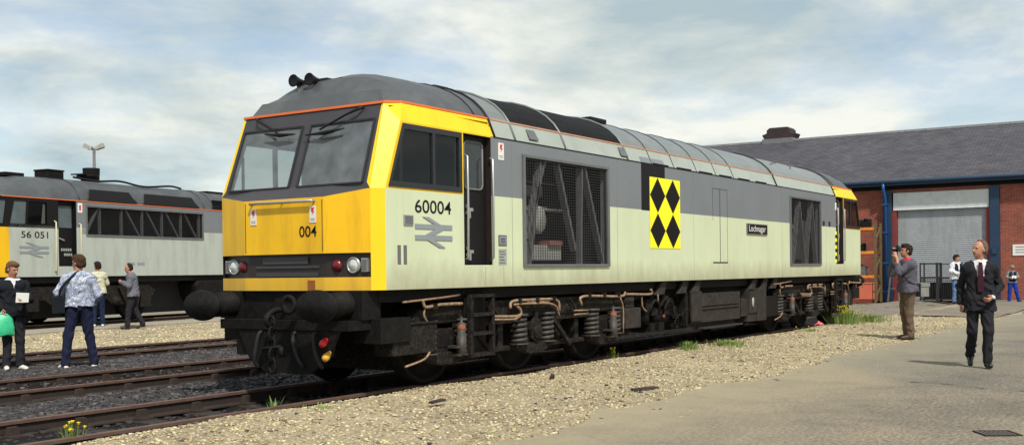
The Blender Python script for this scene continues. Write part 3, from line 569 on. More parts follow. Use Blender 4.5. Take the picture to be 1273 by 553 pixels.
# grilles
for gi, (x0, x1, z0, z1) in enumerate(GR):
    b = MB(); y = -1.32
    for (a0, a1, c0, c1) in ((x0-.03, x1+.03, z1, z1+.04), (x0-.03, x1+.03, z0-.04, z0), (x0-.03, x0+.03, z0, z1), (x1-.03, x1+.03, z0, z1)): b.box(a0, a1, y-.028, y+.02, c0, c1)
    gr = b.build('side_grille', 'grframe', loco, bevel=.004)
    b = MB(); step = .062
    for x in np.arange(x0+.06, x1-.03, step): b.box(x-.0025, x+.0025, y-.002, y+.003, z0, z1)
    for z in np.arange(z0+.03, z1, step*.62): b.box(x0+.03, x1-.03, y-.006, y-.002, z-.0028, z+.0028)
    b.build('wire_mesh', 'wire', gr)
    b = MB(); y2 = -1.255
    if gi == 0: segs = [(x0+.12, z0+.35, x0+.62, z1), (x0+.98, z1, x0+1.45, z0+.2), (x0+1.62, z0, x0+1.66, z1), (x0+1.75, z1, x0+2.3, z0+.05), (x0+.5, z1-.02, x0+.2, z0)]
    else: segs = [(x0+.3, z0, x0+.75, z1), (x0+.75, z1, x0+1.1, z0), (x0+1.25, z0, x0+1.6, z1), (x0+1.65, z1, x0+1.95, z0), (x0+.15, z1, x0+.2, z0)]
    for a, c, d, e in segs: b = MB(); b.bar((a, y2, c), (d, y2, e), .05, .09, up=(0, 1, 0)); b.build('truss_member', 'truss', gr)
    b = MB(); b.box(x0-.2, x1+.2, -.4, -.38, z0-.2, z1+.2); b.box(x0-.2, x1+.2, -1.22, -.4, z0-.22, z0-.2); b.box(x0-.2, x1+.2, -1.22, -.4, z1+.2, z1+.22); b.box(x0-.22, x0-.2, -1.22, -.4, z0-.2, z1+.2); b.box(x1+.2, x1+.22, -1.22, -.4, z0-.2, z1+.2)
    b.build('engine_bay', 'engine', gr)
    if gi == 0:
        b = MB(); b.lathe((3.66, -1.0, 2.13), (0, -1, 0), [(0, .16), (.1, .165), (.13, .14), (.14, 0)], 20, 0, (1, 1.2)); b.box(3.55, 4.35, -1.05, -.7, 1.56, 1.78, 0); b.box(3.1, 3.5, -1.0, -.6, 1.6, 1.8, 1); b.box(3.95, 4.3, -1.1, -.7, 1.78, 1.84, 1)
        b.box(3.2, 4.2, -.9, -.7, 2.3, 2.34, 0); b.box(3.4, 4.0, -.95, -.6, 2.48, 2.62, 2); b.box(2.95, 4.9, -.62, -.6, 2.72, 2.735, 1); b.tube([(2.95, -1.1, 2.27), (4.3, -1.1, 2.28)], .02, 6, 0)
        b.build('engine_equipment', ['enginegrey', 'pink', 'truss'], gr)
    else:
        b = MB(); b.box(13.9, 14.5, -1.1, -.7, 1.55, 2.1, 2); b.lathe((14.9, -.95, 2.2), (0, -1, 0), [(0, .2), (.1, .2), (.12, 0)], 16, 2); b.box(15.1, 15.5, -1.1, -.7, 1.6, 2.5, 2); b.build('engine_equipment', ['enginegrey', 'pink', 'truss'], gr)
# black square and diamond panel
b = MB(); b.box(6.47, 7.36, -1.3235, -1.319, 2.375, 3.133); sq = b.build('black_panel', 'black', loco)
b = MB(); b.quad((6.47, -1.3235, 3.152), (7.36, -1.3235, 3.152), (7.36, -1.283, 3.245), (6.47, -1.283, 3.245)); b.build('grey_touch_up', 'grey', loco)
b = MB(); b.box(6.77, 7.96, -1.327, -1.3237, 1.76, 2.935); dp = b.build('diamond_panel', 'brightyellow', loco)
b = MB(); w_, h_ = .595-.012, .5875-.008
for i in range(2):
    for j in range(2):
        cx_, cz_ = 6.77+.2975+i*.595, 1.76+.29375+j*.5875
        b.prism([(cx_-w_/2, cz_), (cx_, cz_-h_/2), (cx_+w_/2, cz_), (cx_, cz_+h_/2)], lambda u, v, t: (u, t, v), -1.329, -1.327)
b.build('black_diamond', 'ink', dp)
# equipment door outline, nameplate
b = MB()
for (a0, a1, c0, c1) in ((9.42, 9.426, 2.3, 2.90), (10.12, 10.126, 1.52, 2.90), (9.42, 10.13, 2.893, 2.90), (9.42, 10.13, 1.51, 1.535), (9.755, 9.775, 1.52, 2.90)): b.box(a0, a1, -1.3235, -1.3195, c0, c1)
b.build('door_outline', 'surround', loco)
b = MB(); b.box(11.12, 12.26, -1.337, -1.32, 2.085, 2.30)
for (a0, a1, c0, c1) in ((11.12, 12.26, 2.085, 2.095), (11.12, 12.26, 2.29, 2.30), (11.12, 11.135, 2.095, 2.29), (12.245, 12.26, 2.095, 2.29)): b.box(a0, a1, -1.3405, -1.337, c0, c1, 1)
npl = b.build('nameplate', ['black', 'steel'], loco)
text_mesh('nameplate_lettering', 'Lochnagar', 'labelwhite', npl, (11.22, -1.338, 2.105), R(90), 0, .94, .165, .001)
b = MB()
for k in range(9): b.box(17.02, 17.15, -1.3255, -1.3195, 1.52+k*.085, 1.52+(k+1)*.085, k % 2)
b.build('hazard_strip', ['brightyellow', 'ink'], loco)
for x in (16.1, 16.55): b = MB(); b.box(x-.06, x+.06, -1.335, -1.32, 2.40, 2.50); b.build('lamp_bracket', 'frame', loco)
b = MB(); b.box(17.03, 17.13, -1.3245, -1.32, 2.80, 2.98); b.build('warning_label', 'labelwhite', loco)
# horns on the dome
for (y, z) in ((.53, 3.825), (.26, 3.815)):
    b = MB(); b.lathe((.46, y, z), (1, 0, 0), [(.012, 0), (.012, .058), (0, .078), (.006, .08), (.05, .062), (.12, .040), (.20, .028), (.30, .022), (.32, 0)], 20); b.build('horn', 'black', loco)
b = MB(); b.box(.60, .92, .10, .60, 3.74, 3.81); b.box(.66, .86, .14, .56, 3.80, 3.85)
b.add([(.50, .56, 3.62), (.50, -.02, 3.64), (.66, -.12, 3.76), (.66, .62, 3.74), (.50, .56, 3.68), (.50, -.02, 3.70), (.66, -.12, 3.83), (.66, .62, 3.81)], [(0,1,2,3),(7,6,5,4),(0,1,5,4),(1,2,6,5),(2,3,7,6),(3,0,4,7)])
b.build('horn_bracket', 'engine', loco)
# ---- underframe
b = MB(); b.box(.05, LL-.05, -1.16, 1.16, 1.06, 1.205); b.box(5.9, 13.5, -1.0, 1.0, .9, 1.06)
for x in (7.15, 8.05, 8.62, 11.45, 12.1, 12.7): b.prism([(x, .98), (x+.2, 1.205), (x+.42, 1.205), (x+.30, .98)], lambda u, v, t: (u, t, v), -1.25, -1.18, 1)
b.build('underframe', ['soot', 'tank'], loco, bevel=.01)
b = MB(); b.box(8.65, 11.05, -1.2, 1.2, .42, .96); b.box(8.62, 9.08, -1.24, -1.19, .46, 1.0); b.box(9.1, 10.95, -1.225, -1.2, .66, .70); b.box(9.1, 10.95, -1.235, -1.2, .72, .93); b.box(9.08, 11.0, -1.28, -1.1, .30, .335); b.box(8.7, 11.0, -1.1, 1.1, .3, .42)
for x in (9.4, 9.9, 10.5): b.box(x, x+.05, -1.25, -1.23, .9, .94)
b.build('fuel_tank', 'tank', loco, bevel=.015)
b = MB(); b.box(11.12, 11.42, -1.2, -.3, .45, .80); b.box(11.42, 12.35, -1.22, -.3, .33, 1.0); b.box(11.9, 12.40, -1.25, -1.2, .33, 1.0); b.box(11.45, 11.9, -1.245, -1.22, .5, .95); b.build('battery_box', 'tank', loco, bevel=.012)
b = MB(); b.lathe((11.62, -1.25, .72), (0, -1, 0), [(0, .1), (.012, .1), (.012, 0)], 16, 0, (.5, 1)); b.build('tank_gauge', 'cantrail', loco)
b = MB(); b.box(12.5, 13.4, -1.15, -.5, .38, .82); b.build('equipment_box', 'soot', loco, bevel=.02); b = MB(); b.box(6.08, 6.62, -1.22, -.8, .46, .79, 1); b.box(6.18, 6.5, -1.16, -.85, .79, .98, 1); b.build('equipment_box', ['soot', 'tank'], loco, bevel=.02)
b = MB()
r2 = random.Random(3)
b.lathe((7.45, -.95, .62), (1, 0, 0), [(0, 0), (0, .17), (.5, .17), (.55, .1), (.55, 0)], 14); b.lathe((7.05, -1.05, .78), (0, 0, 1), [(-.3, 0), (-.3, .09), (.0, .09), (.03, 0)], 12)
for k in range(26):
    x, z = 6.95+r2.random()*1.4, .40+r2.random()*.5; a = .03+.07*r2.random(); b.box(x-a, x+a, -1.2+r2.random()*.12, -.8, z-a*.8, z+a*.8, r2.choice((0, 0, 1)))
for k in range(7):
    x, z = 6.9+r2.random()*1.4, .45+r2.random()*.45; b.tube(smooth_pts([(x, -1.2, z), (x+.12, -1.23, z+.14), (x+.3, -1.22, z+.1), (x+.38, -1.2, z-.1)], 4), .012, 6, 1)
b.box(5.44, 8.65, -1.24, -1.14, .315, .36, 1); b.box(8.36, 8.45, -1.23, -1.1, .4, 1.0)
b.build('compressor_group', ['soot', 'bogie'], loco)
b = MB(); b.lathe((7.62, -1.13, .60), (0, -1, 0), [(0, .035), (.04, .035), (.05, 0)], 10); b.build('drain_cap', 'redframe2', loco)
# front and rear headstock gear
def headstock():
    b = MB(); b.box(-.42, -.05, -1.12, .93, .76, .875); b.box(-.22, .1, -1.15, 1.15, .875, 1.21); b.box(-.36, -.2, -.72, .72, .45, .77)
    b.prism([(-.80, .76), (.80, .76), (.62, .42), (.35, .26), (-.35, .26), (-.62, .42)], lambda u, v, t: (t, u-.15, v), -.40, -.34)
    b.box(-.05, .5, -1.27, -.86, .60, .885); b.box(-.05, .5, .86, 1.27, .60, .885)
    for y in (-.5, .2): b.box(-.405, -.395, y-.02, y+.02, .3, .76)
    bx(b, 'buffer_beam', 'soot', loco, bevel=.01)
    for g in (-1, 1):
        b = MB(); b.lathe((-.2, g*.92, 1.05), (-1, 0, 0), [(0, .15), (.28, .14), (.28, .11), (.5, .10)], 20); b.box(-.24, -.2, g*.92-.2, g*.92+.2, .88, 1.2)
        b.lathe((-.70, g*.92, 1.045), (-1, 0, 0), [(-.03, .10), (-.02, .29), (.0, .305), (.03, .29), (.05, 0)], 32, 0, (1.02, .60)); bx(b, 'buffer', 'soot', loco)
    b = MB(); b.tube(smooth_pts([(-.22, -.05, 1.0), (-.5, -.05, .98), (-.62, -.05, .88), (-.54, -.05, .80), (-.48, -.05, .86)], 4), .035, 8); b.box(-.30, -.2, -.2, .12, .88, 1.12); bx(b, 'draw_hook', 'soot', loco)
    b = MB()
    for k in range(5):
        z = .84-k*.12; a = []
        for i in range(11):
            t = 2*math.pi*i/10; a.append((-.58+(.045*math.cos(t) if k % 2 else 0), -.10+(0 if k % 2 else .05*math.cos(t)), z+.085*math.sin(t)))
        b.tube(a, .016, 6, caps=False)
    b.tube([(-.58, -.24, .58), (-.58, .04, .55)], .022, 6); b.tube([(-.58, -.24, .58), (-.58, -.25, .46)], .03, 6); bx(b, 'screw_coupling', 'soot', loco)
    b = MB(); b.lathe((-.30, -.42, 1.06), (-1, 0, 0), [(0, .04), (.28, .04), (.30, .105), (.34, .115), (.345, .07), (.33, .065), (.33, 0)], 20); bx(b, 'jumper_socket', 'soot', loco)
    for y0, y1 in ((-.30, -.42), (.25, .32), (-.62, -.72)):
        b = MB(); b.tube(smooth_pts([(-.38, y0, .74), (-.45, y0, .70), (-.47, (y0+y1)/2, .50), (-.45, y1, .38), (-.42, y1, .34)], 5), .022, 8); bx(b, 'air_hose', 'engine', loco)
    for y, z, m_ in ((-.80, .645, 'redpaint'), (-.84, .49, 'tapyellow')):
        b = MB(); b.lathe((-.40, y+.02, z+.03), (-1, -.3, -.5), [(0, .02), (.06, .035), (.11, .045), (.15, .035), (.16, 0)], 10); bx(b, 'air_cock', m_, loco)
M['tapyellow'] = mat('yellow_enamel', (.60, .34, .04), .5)
headstock(); XF[0] = lambda p: (LL-p[0], -p[1], p[2]); headstock(); XF[0] = lambda p: p
# sandboxes and steps
for x0, x1 in ((.50, 1.02), (LL-1.0, LL-.45)):
    for g in (-1, 1): ya, yb = sorted((g*1.24, g*.95)); b = MB(); b.box(x0-.30, x1, ya, yb, .44, .795); b.box(x0-.36, x1+.02, ya-.02, yb+.02, .79, .82); b.build('sandbox', 'bogie', loco, bevel=.012)
for x0 in (1.70, LL-2.05):
    b = MB(); x1 = x0+.48; y = -1.27
    for x in (x0, x1): b.box(x-.03, x+.03, y-.03, y+.03, .32, 1.12)
    for z in (.33, .60, .84, 1.08): b.box(x0, x1, y-.045, y+.10, z, z+.04)
    b.box(x0, x1, y+.10, y+.12, .34, 1.1, 1)
    b.build('cab_steps', ['bogie', 'black'], loco)
# ---- bogie
def coil(x, y, z0, z1, r, wr, turns, n=14):
    b = MB(); pts = [(x+r*math.cos(2*math.pi*t*turns), y+r*math.sin(2*math.pi*t*turns), z0+(z1-z0)*t) for t in np.linspace(0, 1, int(turns*n))]; b.tube(pts, wr, 6); b.lathe((x, y, z0-.02), (0, 0, 1), [(0, 0), (0, r+wr*1.5), (.02, r+wr*1.5), (.02, 0)], 14); b.lathe((x, y, z1), (0, 0, 1), [(0, 0), (0, r+wr*1.5), (.03, r+wr*1.5), (.03, 0)], 14); b.lathe((x, y, z0), (0, 0, 1), [(0, r*.6), (z1-z0, r*.6)], 10); return b
AX = (-2.06, 0, 2.06)
b = MB()
for g in (-1, 1):
    f = lambda u, v, t: (u, g*t, v)
    top = [(-2.75, .83), (-2.6, .96), (-1.2, 1.02), (1.2, 1.02), (2.6, .96), (2.75, .83), (2.5, .78), (-2.5, .78)]; b.prism(top, f, 1.0, 1.14)
    b.box(-2.7, 2.7, g*1.0, g*1.12, .70, .80)
    for a in AX:
        b.prism([(a-.50, .42), (a+.50, .42), (a+.47, .36), (a+.16, .26), (a-.16, .26), (a-.47, .36)], f, 1.0, 1.17); b.box(a-.17, a+.17, g*1.0, g*1.12, .40, .78)
    for xa in (-1.35, -.75, .75, 1.3): b.box(xa-.06, xa+.06, g*.96, g*1.08, .36, .8)
    b.box(-1.5, -.55, g*1.02, g*1.10, .335, .40); b.box(.55, 1.5, g*1.02, g*1.10, .335, .40)
b.box(-2.5, 2.5, -.62, .62, .2, 1.04)
bog = b.build('bogie', 'bogie', loco, bevel=.012); bog.location = (3.42, 0, 0)
whl = None
for a in AX:
    if whl is None:
        b = MB()
        for g in (-1, 1): b.lathe((0, g*.68, 0), (0, g, 0), [(0, .585), (.025, .585), (.04, .56), (.145, .555), (.15, .50), (.135, .48), (.09, .45), (.08, .25), (.14, .2), (.16, .12), (.16, 0)], 40)
        b.lathe((0, -.7, 0), (0, 1, 0), [(0, .1), (1.4, .1)], 12); whl = b.build('wheelset', 'soot', bog); whl.location = (a, 0, .555)
    else: c = whl.copy(); COL.objects.link(c); c.location = (a, 0, .555)
spr = None
for g in (-1, 1):
    for a in AX:
        for d in (-.36, .36):
            if spr is None: spr = coil(0, 0, .42, .79, .098, .0285, 5.4).build('spring', 'spring', bog); spr.location = (a+d, g*1.11, 0)
            else: c = spr.copy(); COL.objects.link(c); c.location = (a+d, g*1.11, 0)
axb = None
for g in (-1, 1):
    b = MB(); b.prism([(.0, -.17), (.13, -.10), (.15, .03), (.08, .15), (.03, .18), (.03, .28), (-.03, .28), (-.03, .18), (-.08, .15), (-.15, .03), (-.13, -.10)], lambda u, v, t: (u, t, v), -.05, 0); b.lathe((0, -.05, -.02), (0, -1, 0), [(0, .10), (.025, .095), (.03, 0)], 16)
    for k in range(6): b.lathe((.075*math.cos(k*1.047), -.07, -.02+.075*math.sin(k*1.047)), (0, -1, 0), [(0, .012), (.014, .012), (.015, 0)], 6)
    o = b.build('axlebox_and_recess', 'bogie', bog, bevel=.01); o.location = (0, g*1.14, .575); o.rotation_euler = (0, 0, 0 if g < 0 else math.pi)
    for a in (-2.06, 2.06):
        b = MB(); b.box(-.24, .24, -.03, .03, -.14, .18); b.box(-.16, .10, -.06, -.03, -.10, .08); o = b.build('axlebox_and_recess', 'soot', bog, bevel=.015); o.location = (a, g*1.07, .57)  # outer axles: flat black plates stand in for the shade of the recess
for g in (-1, 1):
    for a, d in ((-2.06, .17), (2.06, .10)):
        b = MB(); b.lathe((0, 0, .36), (0, 0, 1), [(0, .03), (.02, .062), (.25, .062), (.25, .052), (.41, .052), (.42, .02), (.49, .02)], 14); b.box(-.09, .09, -.03, .12, .36, .39); b.box(-.13, .07, -.03, .12, .46, .49); b.lathe((0, 0, .70), (0, 0, 1), [(0, .054), (.05, .054)], 14, 1); o = b.build('damper', ['spring', mat('damper_orange', (.32, .09, .04), .7, .3, 20)], bog); o.location = (a+d, g*1.25, 0)
def pipes(parent, dx, y=-1.23):
    S = [[(.75, 1.08), (.81, .99), (1.09, 1.01), (1.55, 1.01)], [(.82, .98), (.8, .89), (.88, .79)], [(.88, .45), (.76, .37), (.41, .31)], [(2.2, .82), (2.86, .8), (2.94, .87), (2.84, .94)], [(2.2, .78), (2.74, .76), (2.89, .79)],
         [(2.68, .91), (2.73, 1.0), (3.12, 1.01), (3.88, .99), (3.97, .83)], [(2.74, .96), (3.12, .96), (3.77, .93), (3.94, .76)], [(3.1, .985), (3.7, .965)], [(.38, 1.06), (1.04, 1.09), (1.5, 1.12)],
         [(4.62, .89), (4.67, 1.02), (5.86, .99), (6.04, 1.05)], [(4.37, .82), (4.77, .81), (4.77, .76), (4.37, .76)], [(5.86, .97), (5.96, .79), (5.95, .4)], [(6.04, 1.02), (6.92, 1.0), (6.92, 1.08)], [(6.62, .97), (6.65, .8), (6.8, .71)], [(7.19, .99), (7.2, .87)]]
    for k, p in enumerate(S):
        b = MB(); rr = .020 if k in (0, 3, 5, 9, 12) else .013; pts = []
        for i, (u, v) in enumerate(p):
            pts.append((u+dx, y-(.0 if k % 2 else .02), v))
        b.tube(smooth_pts(pts, 4) if k not in (4, 10) else pts, rr, 7)
        if k in (0, 5, 9): 
            for u in np.linspace(p[1][0]+.15, p[-2][0]-.1, 3): b.box(u+dx-.02, u+dx+.02, y-.05, y+.06, p[1][1]-.03, p[1][1]+.04, 1)
        b.build('air_pipe', ['brass', 'bogie'], parent)
pipes(bog, -3.42)
for g in (-1, 1):
    for a in AX[:2]: b = MB(); b.bar((a+.45, g*1.16, .75), (a+.95, g*1.16, .33), .05, .06); b.lathe((a+.95, g*1.05, .86), (0, g, 0), [(0, .08), (.1, .08), (.12, 0)], 12); b.bar((a+.9, g*1.2, 1.0), (a+1.1, g*1.2, .8), .025); b.bar((a+1.0, g*1.12, .85), (a+.72, g*1.0, .55), .04); b.build('brake_linkage', 'bogie', bog)
    b = MB(); b.bar((2.5, g*1.1, .4), (2.9, g*1.1, .36), .07); b.build('guard_iron', 'bogie', bog)
bog2 = copy_tree(bog, loco); bog2.location = (15.90, 0, 0)

# ------------------------------------------------------------------ the far locomotive (local x along it, y away from the yard, z up)
L2 = empty('diesel_locomotive', tuple(P56), A9)
tag(L2, 'older grey and white diesel locomotive numbered 56051 with a long truss window', 'locomotive')
M['white2'] = mat('weathered_pale_paint', (.42, .46, .42), .5, .06, 1.2, dirt=(.22, .19, .13), dirt_amt=.4, streak=True)
RT = [(0, 3.46), (.06, 3.60), (.15, 3.76), (.30, 3.92), (.55, 4.04), (.9, 4.11), (1.4, 4.14)]
RT2 = RT+[(2.8-y, z) for y, z in RT[-2::-1]]
S0, S1 = -2.75, 16.6
b = MB(); f = lambda u, v: (u, 0, v)
HG = (.53, 5.25, 2.56, 3.31)
rect_hole(b, f, -2.05, S1, 1.42, 2.74, [HG, (-.47, .15, 1.69, 3.46)], 0); rect_hole(b, f, -.47, S1, 2.74, 3.46, [HG, (-.47, .15, 1.69, 3.46)], 1)
b.quad(f(-2.75, 1.42), f(-2.05, 1.42), f(-2.05, 2.68), f(-2.75, 2.68), mi=2)
b.quad(f(.30, 2.56), f(.53, 2.56), f(.53, 2.74), f(.30, 2.74), mi=0)
b.quad((S0, 0, 1.42), (S0, 2.8, 1.42), (S0, 2.8, 2.68), (S0, 0, 2.68), mi=2)
b.quad((S0, 0, 2.68), (S0, 2.8, 2.68), (-2.28, 2.8, 3.46), (-2.28, 0, 3.46), mi=3)
b.quad((S0, 2.8, 1.42), (S1, 2.8, 1.42), (S1, 2.8, 3.46), (-2.28, 2.8, 3.46), (S0, 2.8, 2.68), mi=0); b.quad((S1, 0, 1.42), (S1, 2.8, 1.42), (S1, 2.8, 3.46), (S1, 0, 3.46), mi=2)
b.quad((S0, 0, 1.421), (S1, 0, 1.421), (S1, 2.8, 1.421), (S0, 2.8, 1.421), mi=3)
# black cab band with its window openings
P2 = lambda *p: [f(*q) for q in p]
b.quad(*P2((-2.75, 2.68), (-.47, 2.68), (-.47, 2.77), (-2.72, 2.77)), mi=3); b.quad(*P2((-2.32, 3.36), (-.47, 3.36), (-.47, 3.46), (-2.27, 3.46)), mi=3)
for q in (((-2.72, 2.77), (-2.60, 2.77), (-2.30, 3.36), (-2.32, 3.36)), ((-2.22, 2.77), (-2.02, 2.77), (-1.88, 3.36), (-2.12, 3.36)), ((-.85, 2.77), (-.47, 2.77), (-.47, 3.36), (-.85, 3.36)), ((-1.53, 2.77), (-1.47, 2.77), (-1.42, 3.36), (-1.48, 3.36))): b.quad(*P2(*q), mi=3)
b.quad(*P2((-.47, 3.46), (.15, 3.46), (.15, 3.45), (-.47, 3.45)), mi=3)
for (xa, za), (xb, zb) in (((-.47, 1.69), (.15, 1.69)), ((.15, 1.69), (.15, 3.46)), ((-.47, 3.46), (-.47, 1.69))): b.quad((xa, 0, za), (xb, 0, zb), (xb, .15, zb), (xa, .15, za), mi=3)
b.build('body_side', ['white2', 'grey', 'yellowfront', 'black'], L2, fix=False)
b = MB(); rings = []
for x, k in ((-2.28, 0), (-2.2, .3), (-1.8, .75), (-1.1, .95), (0, 1), (S1, 1)): rings.append([(x+(0 if k else 0), y if k > .2 else .1+y*.93, 3.46+(z-3.46)*k) for y, z in RT2])
n = len(RT2); b.add([v for r in rings for v in r], [(i*n+k, i*n+k+1, (i+1)*n+k+1, (i+1)*n+k) for i in range(len(rings)-1) for k in range(n-1)], 0, True); b.build('roof', 'roofdark', L2)
for x in (.28, 5.35, 5.8, 9.5): b = MB(); b.tube([(x, y, z+.006) for y, z in RT2], .014, 5); b.build('roof_seam', 'frame', L2)
b = MB(); b.box(-2.27, 16.4, -.012, .0, 3.447, 3.470); b.build('orange_roof_line', 'orange', L2)
for x0, x1 in ((.55, 2.45), (2.66, 5.12)):
    b = MB(); pr_ = [(-.03, 3.49), (.03, 3.60), (.14, 3.80)]
    for i in range(2): b.add([(x0+.10*i, pr_[i][0]+.005, pr_[i][1]), (x1-.10*i, pr_[i][0]+.005, pr_[i][1]), (x1-.10*(i+1), pr_[i+1][0]-.005, pr_[i+1][1]+.01), (x0+.10*(i+1), pr_[i+1][0]-.005, pr_[i+1][1]+.01)], [(0, 1, 2, 3)])
    rl = b.build('roof_louvre', 'black', L2)
b = MB()
for k in range(7): b.box(5.75+k*.02, 6.9, .0+k*.02-.01, .05+k*.02, 3.50+k*.045, 3.52+k*.045)
b.build('radiator_slats', 'black', L2)
b = MB(); x0, x1, z0, z1 = HG
for a0, a1, c0, c1 in ((x0-.04, x1+.04, z1, z1+.05), (x0-.04, x1+.04, z0-.05, z0), (x0-.04, x0, z0, z1), (x1, x1+.04, z0, z1)): b.box(a0, a1, -.02, .02, c0, c1)
b.box(x0-.02, x1+.02, .5, .52, z0-.1, z1+.1, 1); b.box(x0-.02, x1+.02, .02, .5, z0-.1, z0-.08, 1); b.box(x0-.02, x1+.02, .02, .5, z1+.08, z1+.1, 1); b.box(x0-.04, x0-.02, .02, .5, z0-.1, z1+.1, 1); b.box(x1+.02, x1+.04, .02, .5, z0-.1, z1+.1, 1)
tg = b.build('truss_window', ['truss', 'engine'], L2)
b = MB()
for k in range(6): x = x0+.50+k*.82; b = MB(); b.bar((x, .06, z0), (x, .06, z1), .07, .05); b.build('truss_member', 'truss2', tg)
for k in range(6):
    x = x0+.50+k*.82; b = MB(); b.bar((x+(.16 if k else .0), .07, z1), (x+.70 if k else x0, .07, z0), .07, .05) if k else b.bar((x-.04, .07, z1), (x0+.05, .07, z0+.1), .07, .05)
    b.build('truss_member', 'truss2', tg)
b = MB()
for k in range(14): b.box(x0, x1, .012, .016, z0+.03+k*.053, z0+.038+k*.053)
b.build('grille_bars', 'wire', tg)
# cab: door, windows, rails, lettering
b = MB(); b.box(-.46, .14, .12, .15, 1.70, 3.45); dd = b.build('cab_door', 'black', L2)
b = MB(); b.box(-.40, .08, .105, .12, 2.72, 3.30)
M['doorglass2'] = mat('grey_window_glass', (.10, .125, .135), .15, .25, 2.5)
b.build('door_window', 'doorglass2', dd)
b = MB()
for k in range(2):
    for j in range(5-k): b.box(-.28+j*.075+.1*k, -.23+j*.075+.1*k, .115, .12, 2.10-k*.13, 2.17-k*.13)
b.build('door_stencil', 'cantrail', dd)
b = MB(); b.bar((-.40, .10, 2.45), (-.22, .06, 2.38), .03); b.build('door_handle', 'steel', dd)
for x, za, zb in ((-.60, 1.55, 2.88), (.25, 1.62, 2.84)):
    b = MB(); b.tube([(x, 0, za), (x, -.06, za+.03), (x, -.06, zb-.03), (x, 0, zb)], .022, 7); b.build('handrail', mat('cream_handrail', (.50, .47, .33), .5), L2)
for pts, m_ in ((((-2.02, 2.77), (-1.53, 2.77), (-1.48, 3.36), (-1.88, 3.36)), 'doorglass2'), (((-1.47, 2.77), (-.85, 2.77), (-.85, 3.36), (-1.42, 3.36)), 'sglass'), (((-2.60, 2.77), (-2.22, 2.77), (-2.12, 3.36), (-2.30, 3.36)), 'doorglass2')):
    b = MB(); b.quad(*[(u, .02, v) for u, v in pts]); b.build('cab_window', m_, L2)
b = MB(); b.quad((-1.0, .04, 2.80), (-.87, .04, 2.80), (-.87, .04, 3.3), (-.93, .04, 3.33)); b.build('cab_curtain', 'enginegrey', L2)
b = MB(); b.box(-2.2, .3, 1.2, 1.25, 1.5, 3.4); b.build('cab_bulkhead', 'engine', L2)
b = MB(); b.quad((S0+.10, .35, 2.80), (S0+.10, 1.33, 2.80), (-2.36, 1.33, 3.36), (-2.36, .35, 3.36)); o = b.build('windscreen', 'doorglass2', L2); o.location = (-.03, 0, 0)
b = MB(); b.quad((S0+.10, 1.47, 2.80), (S0+.10, 2.45, 2.80), (-2.36, 2.45, 3.36), (-2.36, 1.47, 3.36)); o = b.build('windscreen', 'doorglass2', L2); o.location = (-.03, 0, 0)
text_mesh('side_number', '56 051', 'ink', L2, (-1.68, -.004, 2.42), R(90), 0, .86, .17)
emblem(L2, -1.74, -.80, 1.93, 2.30, -.001)
b = MB(); b.box(.20, .36, -.006, .0, 3.14, 3.40); wl_ = b.build('warning_label', 'labelwhite', L2)
b = MB(); b.box(.25, .31, -.008, -.006, 3.2, 3.34); b.build('warning_flash', 'redpaint', wl_)
for x in (2.0, 2.4, 6.35): b = MB(); b.box(x, x+.3, -.004, 0, 1.72, 1.80); b.build('data_panel', 'logogrey', L2)
# roof fittings
b = MB(); b.box(-.05, .50, .8, 1.3, 4.06, 4.32); b.box(-.07, .52, .78, 1.32, 4.30, 4.34); b.build('roof_box', 'soot', L2, bevel=.01)
b = MB(); b.box(-1.35, -.75, .9, 1.3, 4.08, 4.17); b.build('roof_plate', 'soot', L2)
b = MB(); b.box(6.2, 7.0, .6, 1.0, 4.03, 4.12); b.build('roof_plate', 'soot', L2)
b = MB(); b.lathe((1.75, 1.2, 4.05), (0, 0, 1), [(0, .18), (.15, .18), (.22, .30), (.26, .30), (.27, 0)], 14); b.lathe((2.0, 1.3, 4.1), (0, 0, 1), [(0, .22), (.40, .24), (.44, .24), (.44, 0)], 14); b.bar((1.2, 1.1, 4.30), (1.6, 1.15, 4.34), .3, .04); b.build('exhaust_stack', 'soot', L2)
b = MB(); b.tube(smooth_pts([(.5, .45, 4.14), (1.3, .40, 4.08), (2.2, .42, 4.14), (3.2, .45, 4.05), (4.3, .45, 4.14), (4.8, .45, 4.10)], 5), .03, 6); b.build('roof_cable', 'black', L2)
# running gear
b = MB(); b.box(S0+.1, S1-.1, .2, 2.6, 1.25, 1.42); b.box(S0-.2, S0+.1, .2, 2.6, .9, 1.35); b.box(5.9, 9.9, .2, 2.6, .5, 1.25); b.box(-2.2, 5.95, .75, 2.05, .30, 1.25); b.box(9.8, 15.4, .75, 2.05, .35, 1.25); b.build('underframe', 'engine', L2)
for x0 in (4.95, 7.8):
    b = MB(); b.prism([(x0+.35, .50), (x0+.1, .75), (x0, 1.1), (x0+.1, 1.25), (x0+2.3, 1.25), (x0+2.4, 1.1), (x0+2.3, .75), (x0+2.05, .50)], lambda u, v, t: (u, t, v), .02, 1.2); b.build('fuel_tank', 'soot', L2, bevel=.05)
for y in (.5, 2.3):
    b = MB(); b.lathe((S0-.2, y, 1.2), (-1, 0, 0), [(0, .12), (.45, .1), (.45, .25), (.5, .22), (.5, 0)], 20); b.build('buffer', 'soot', L2)

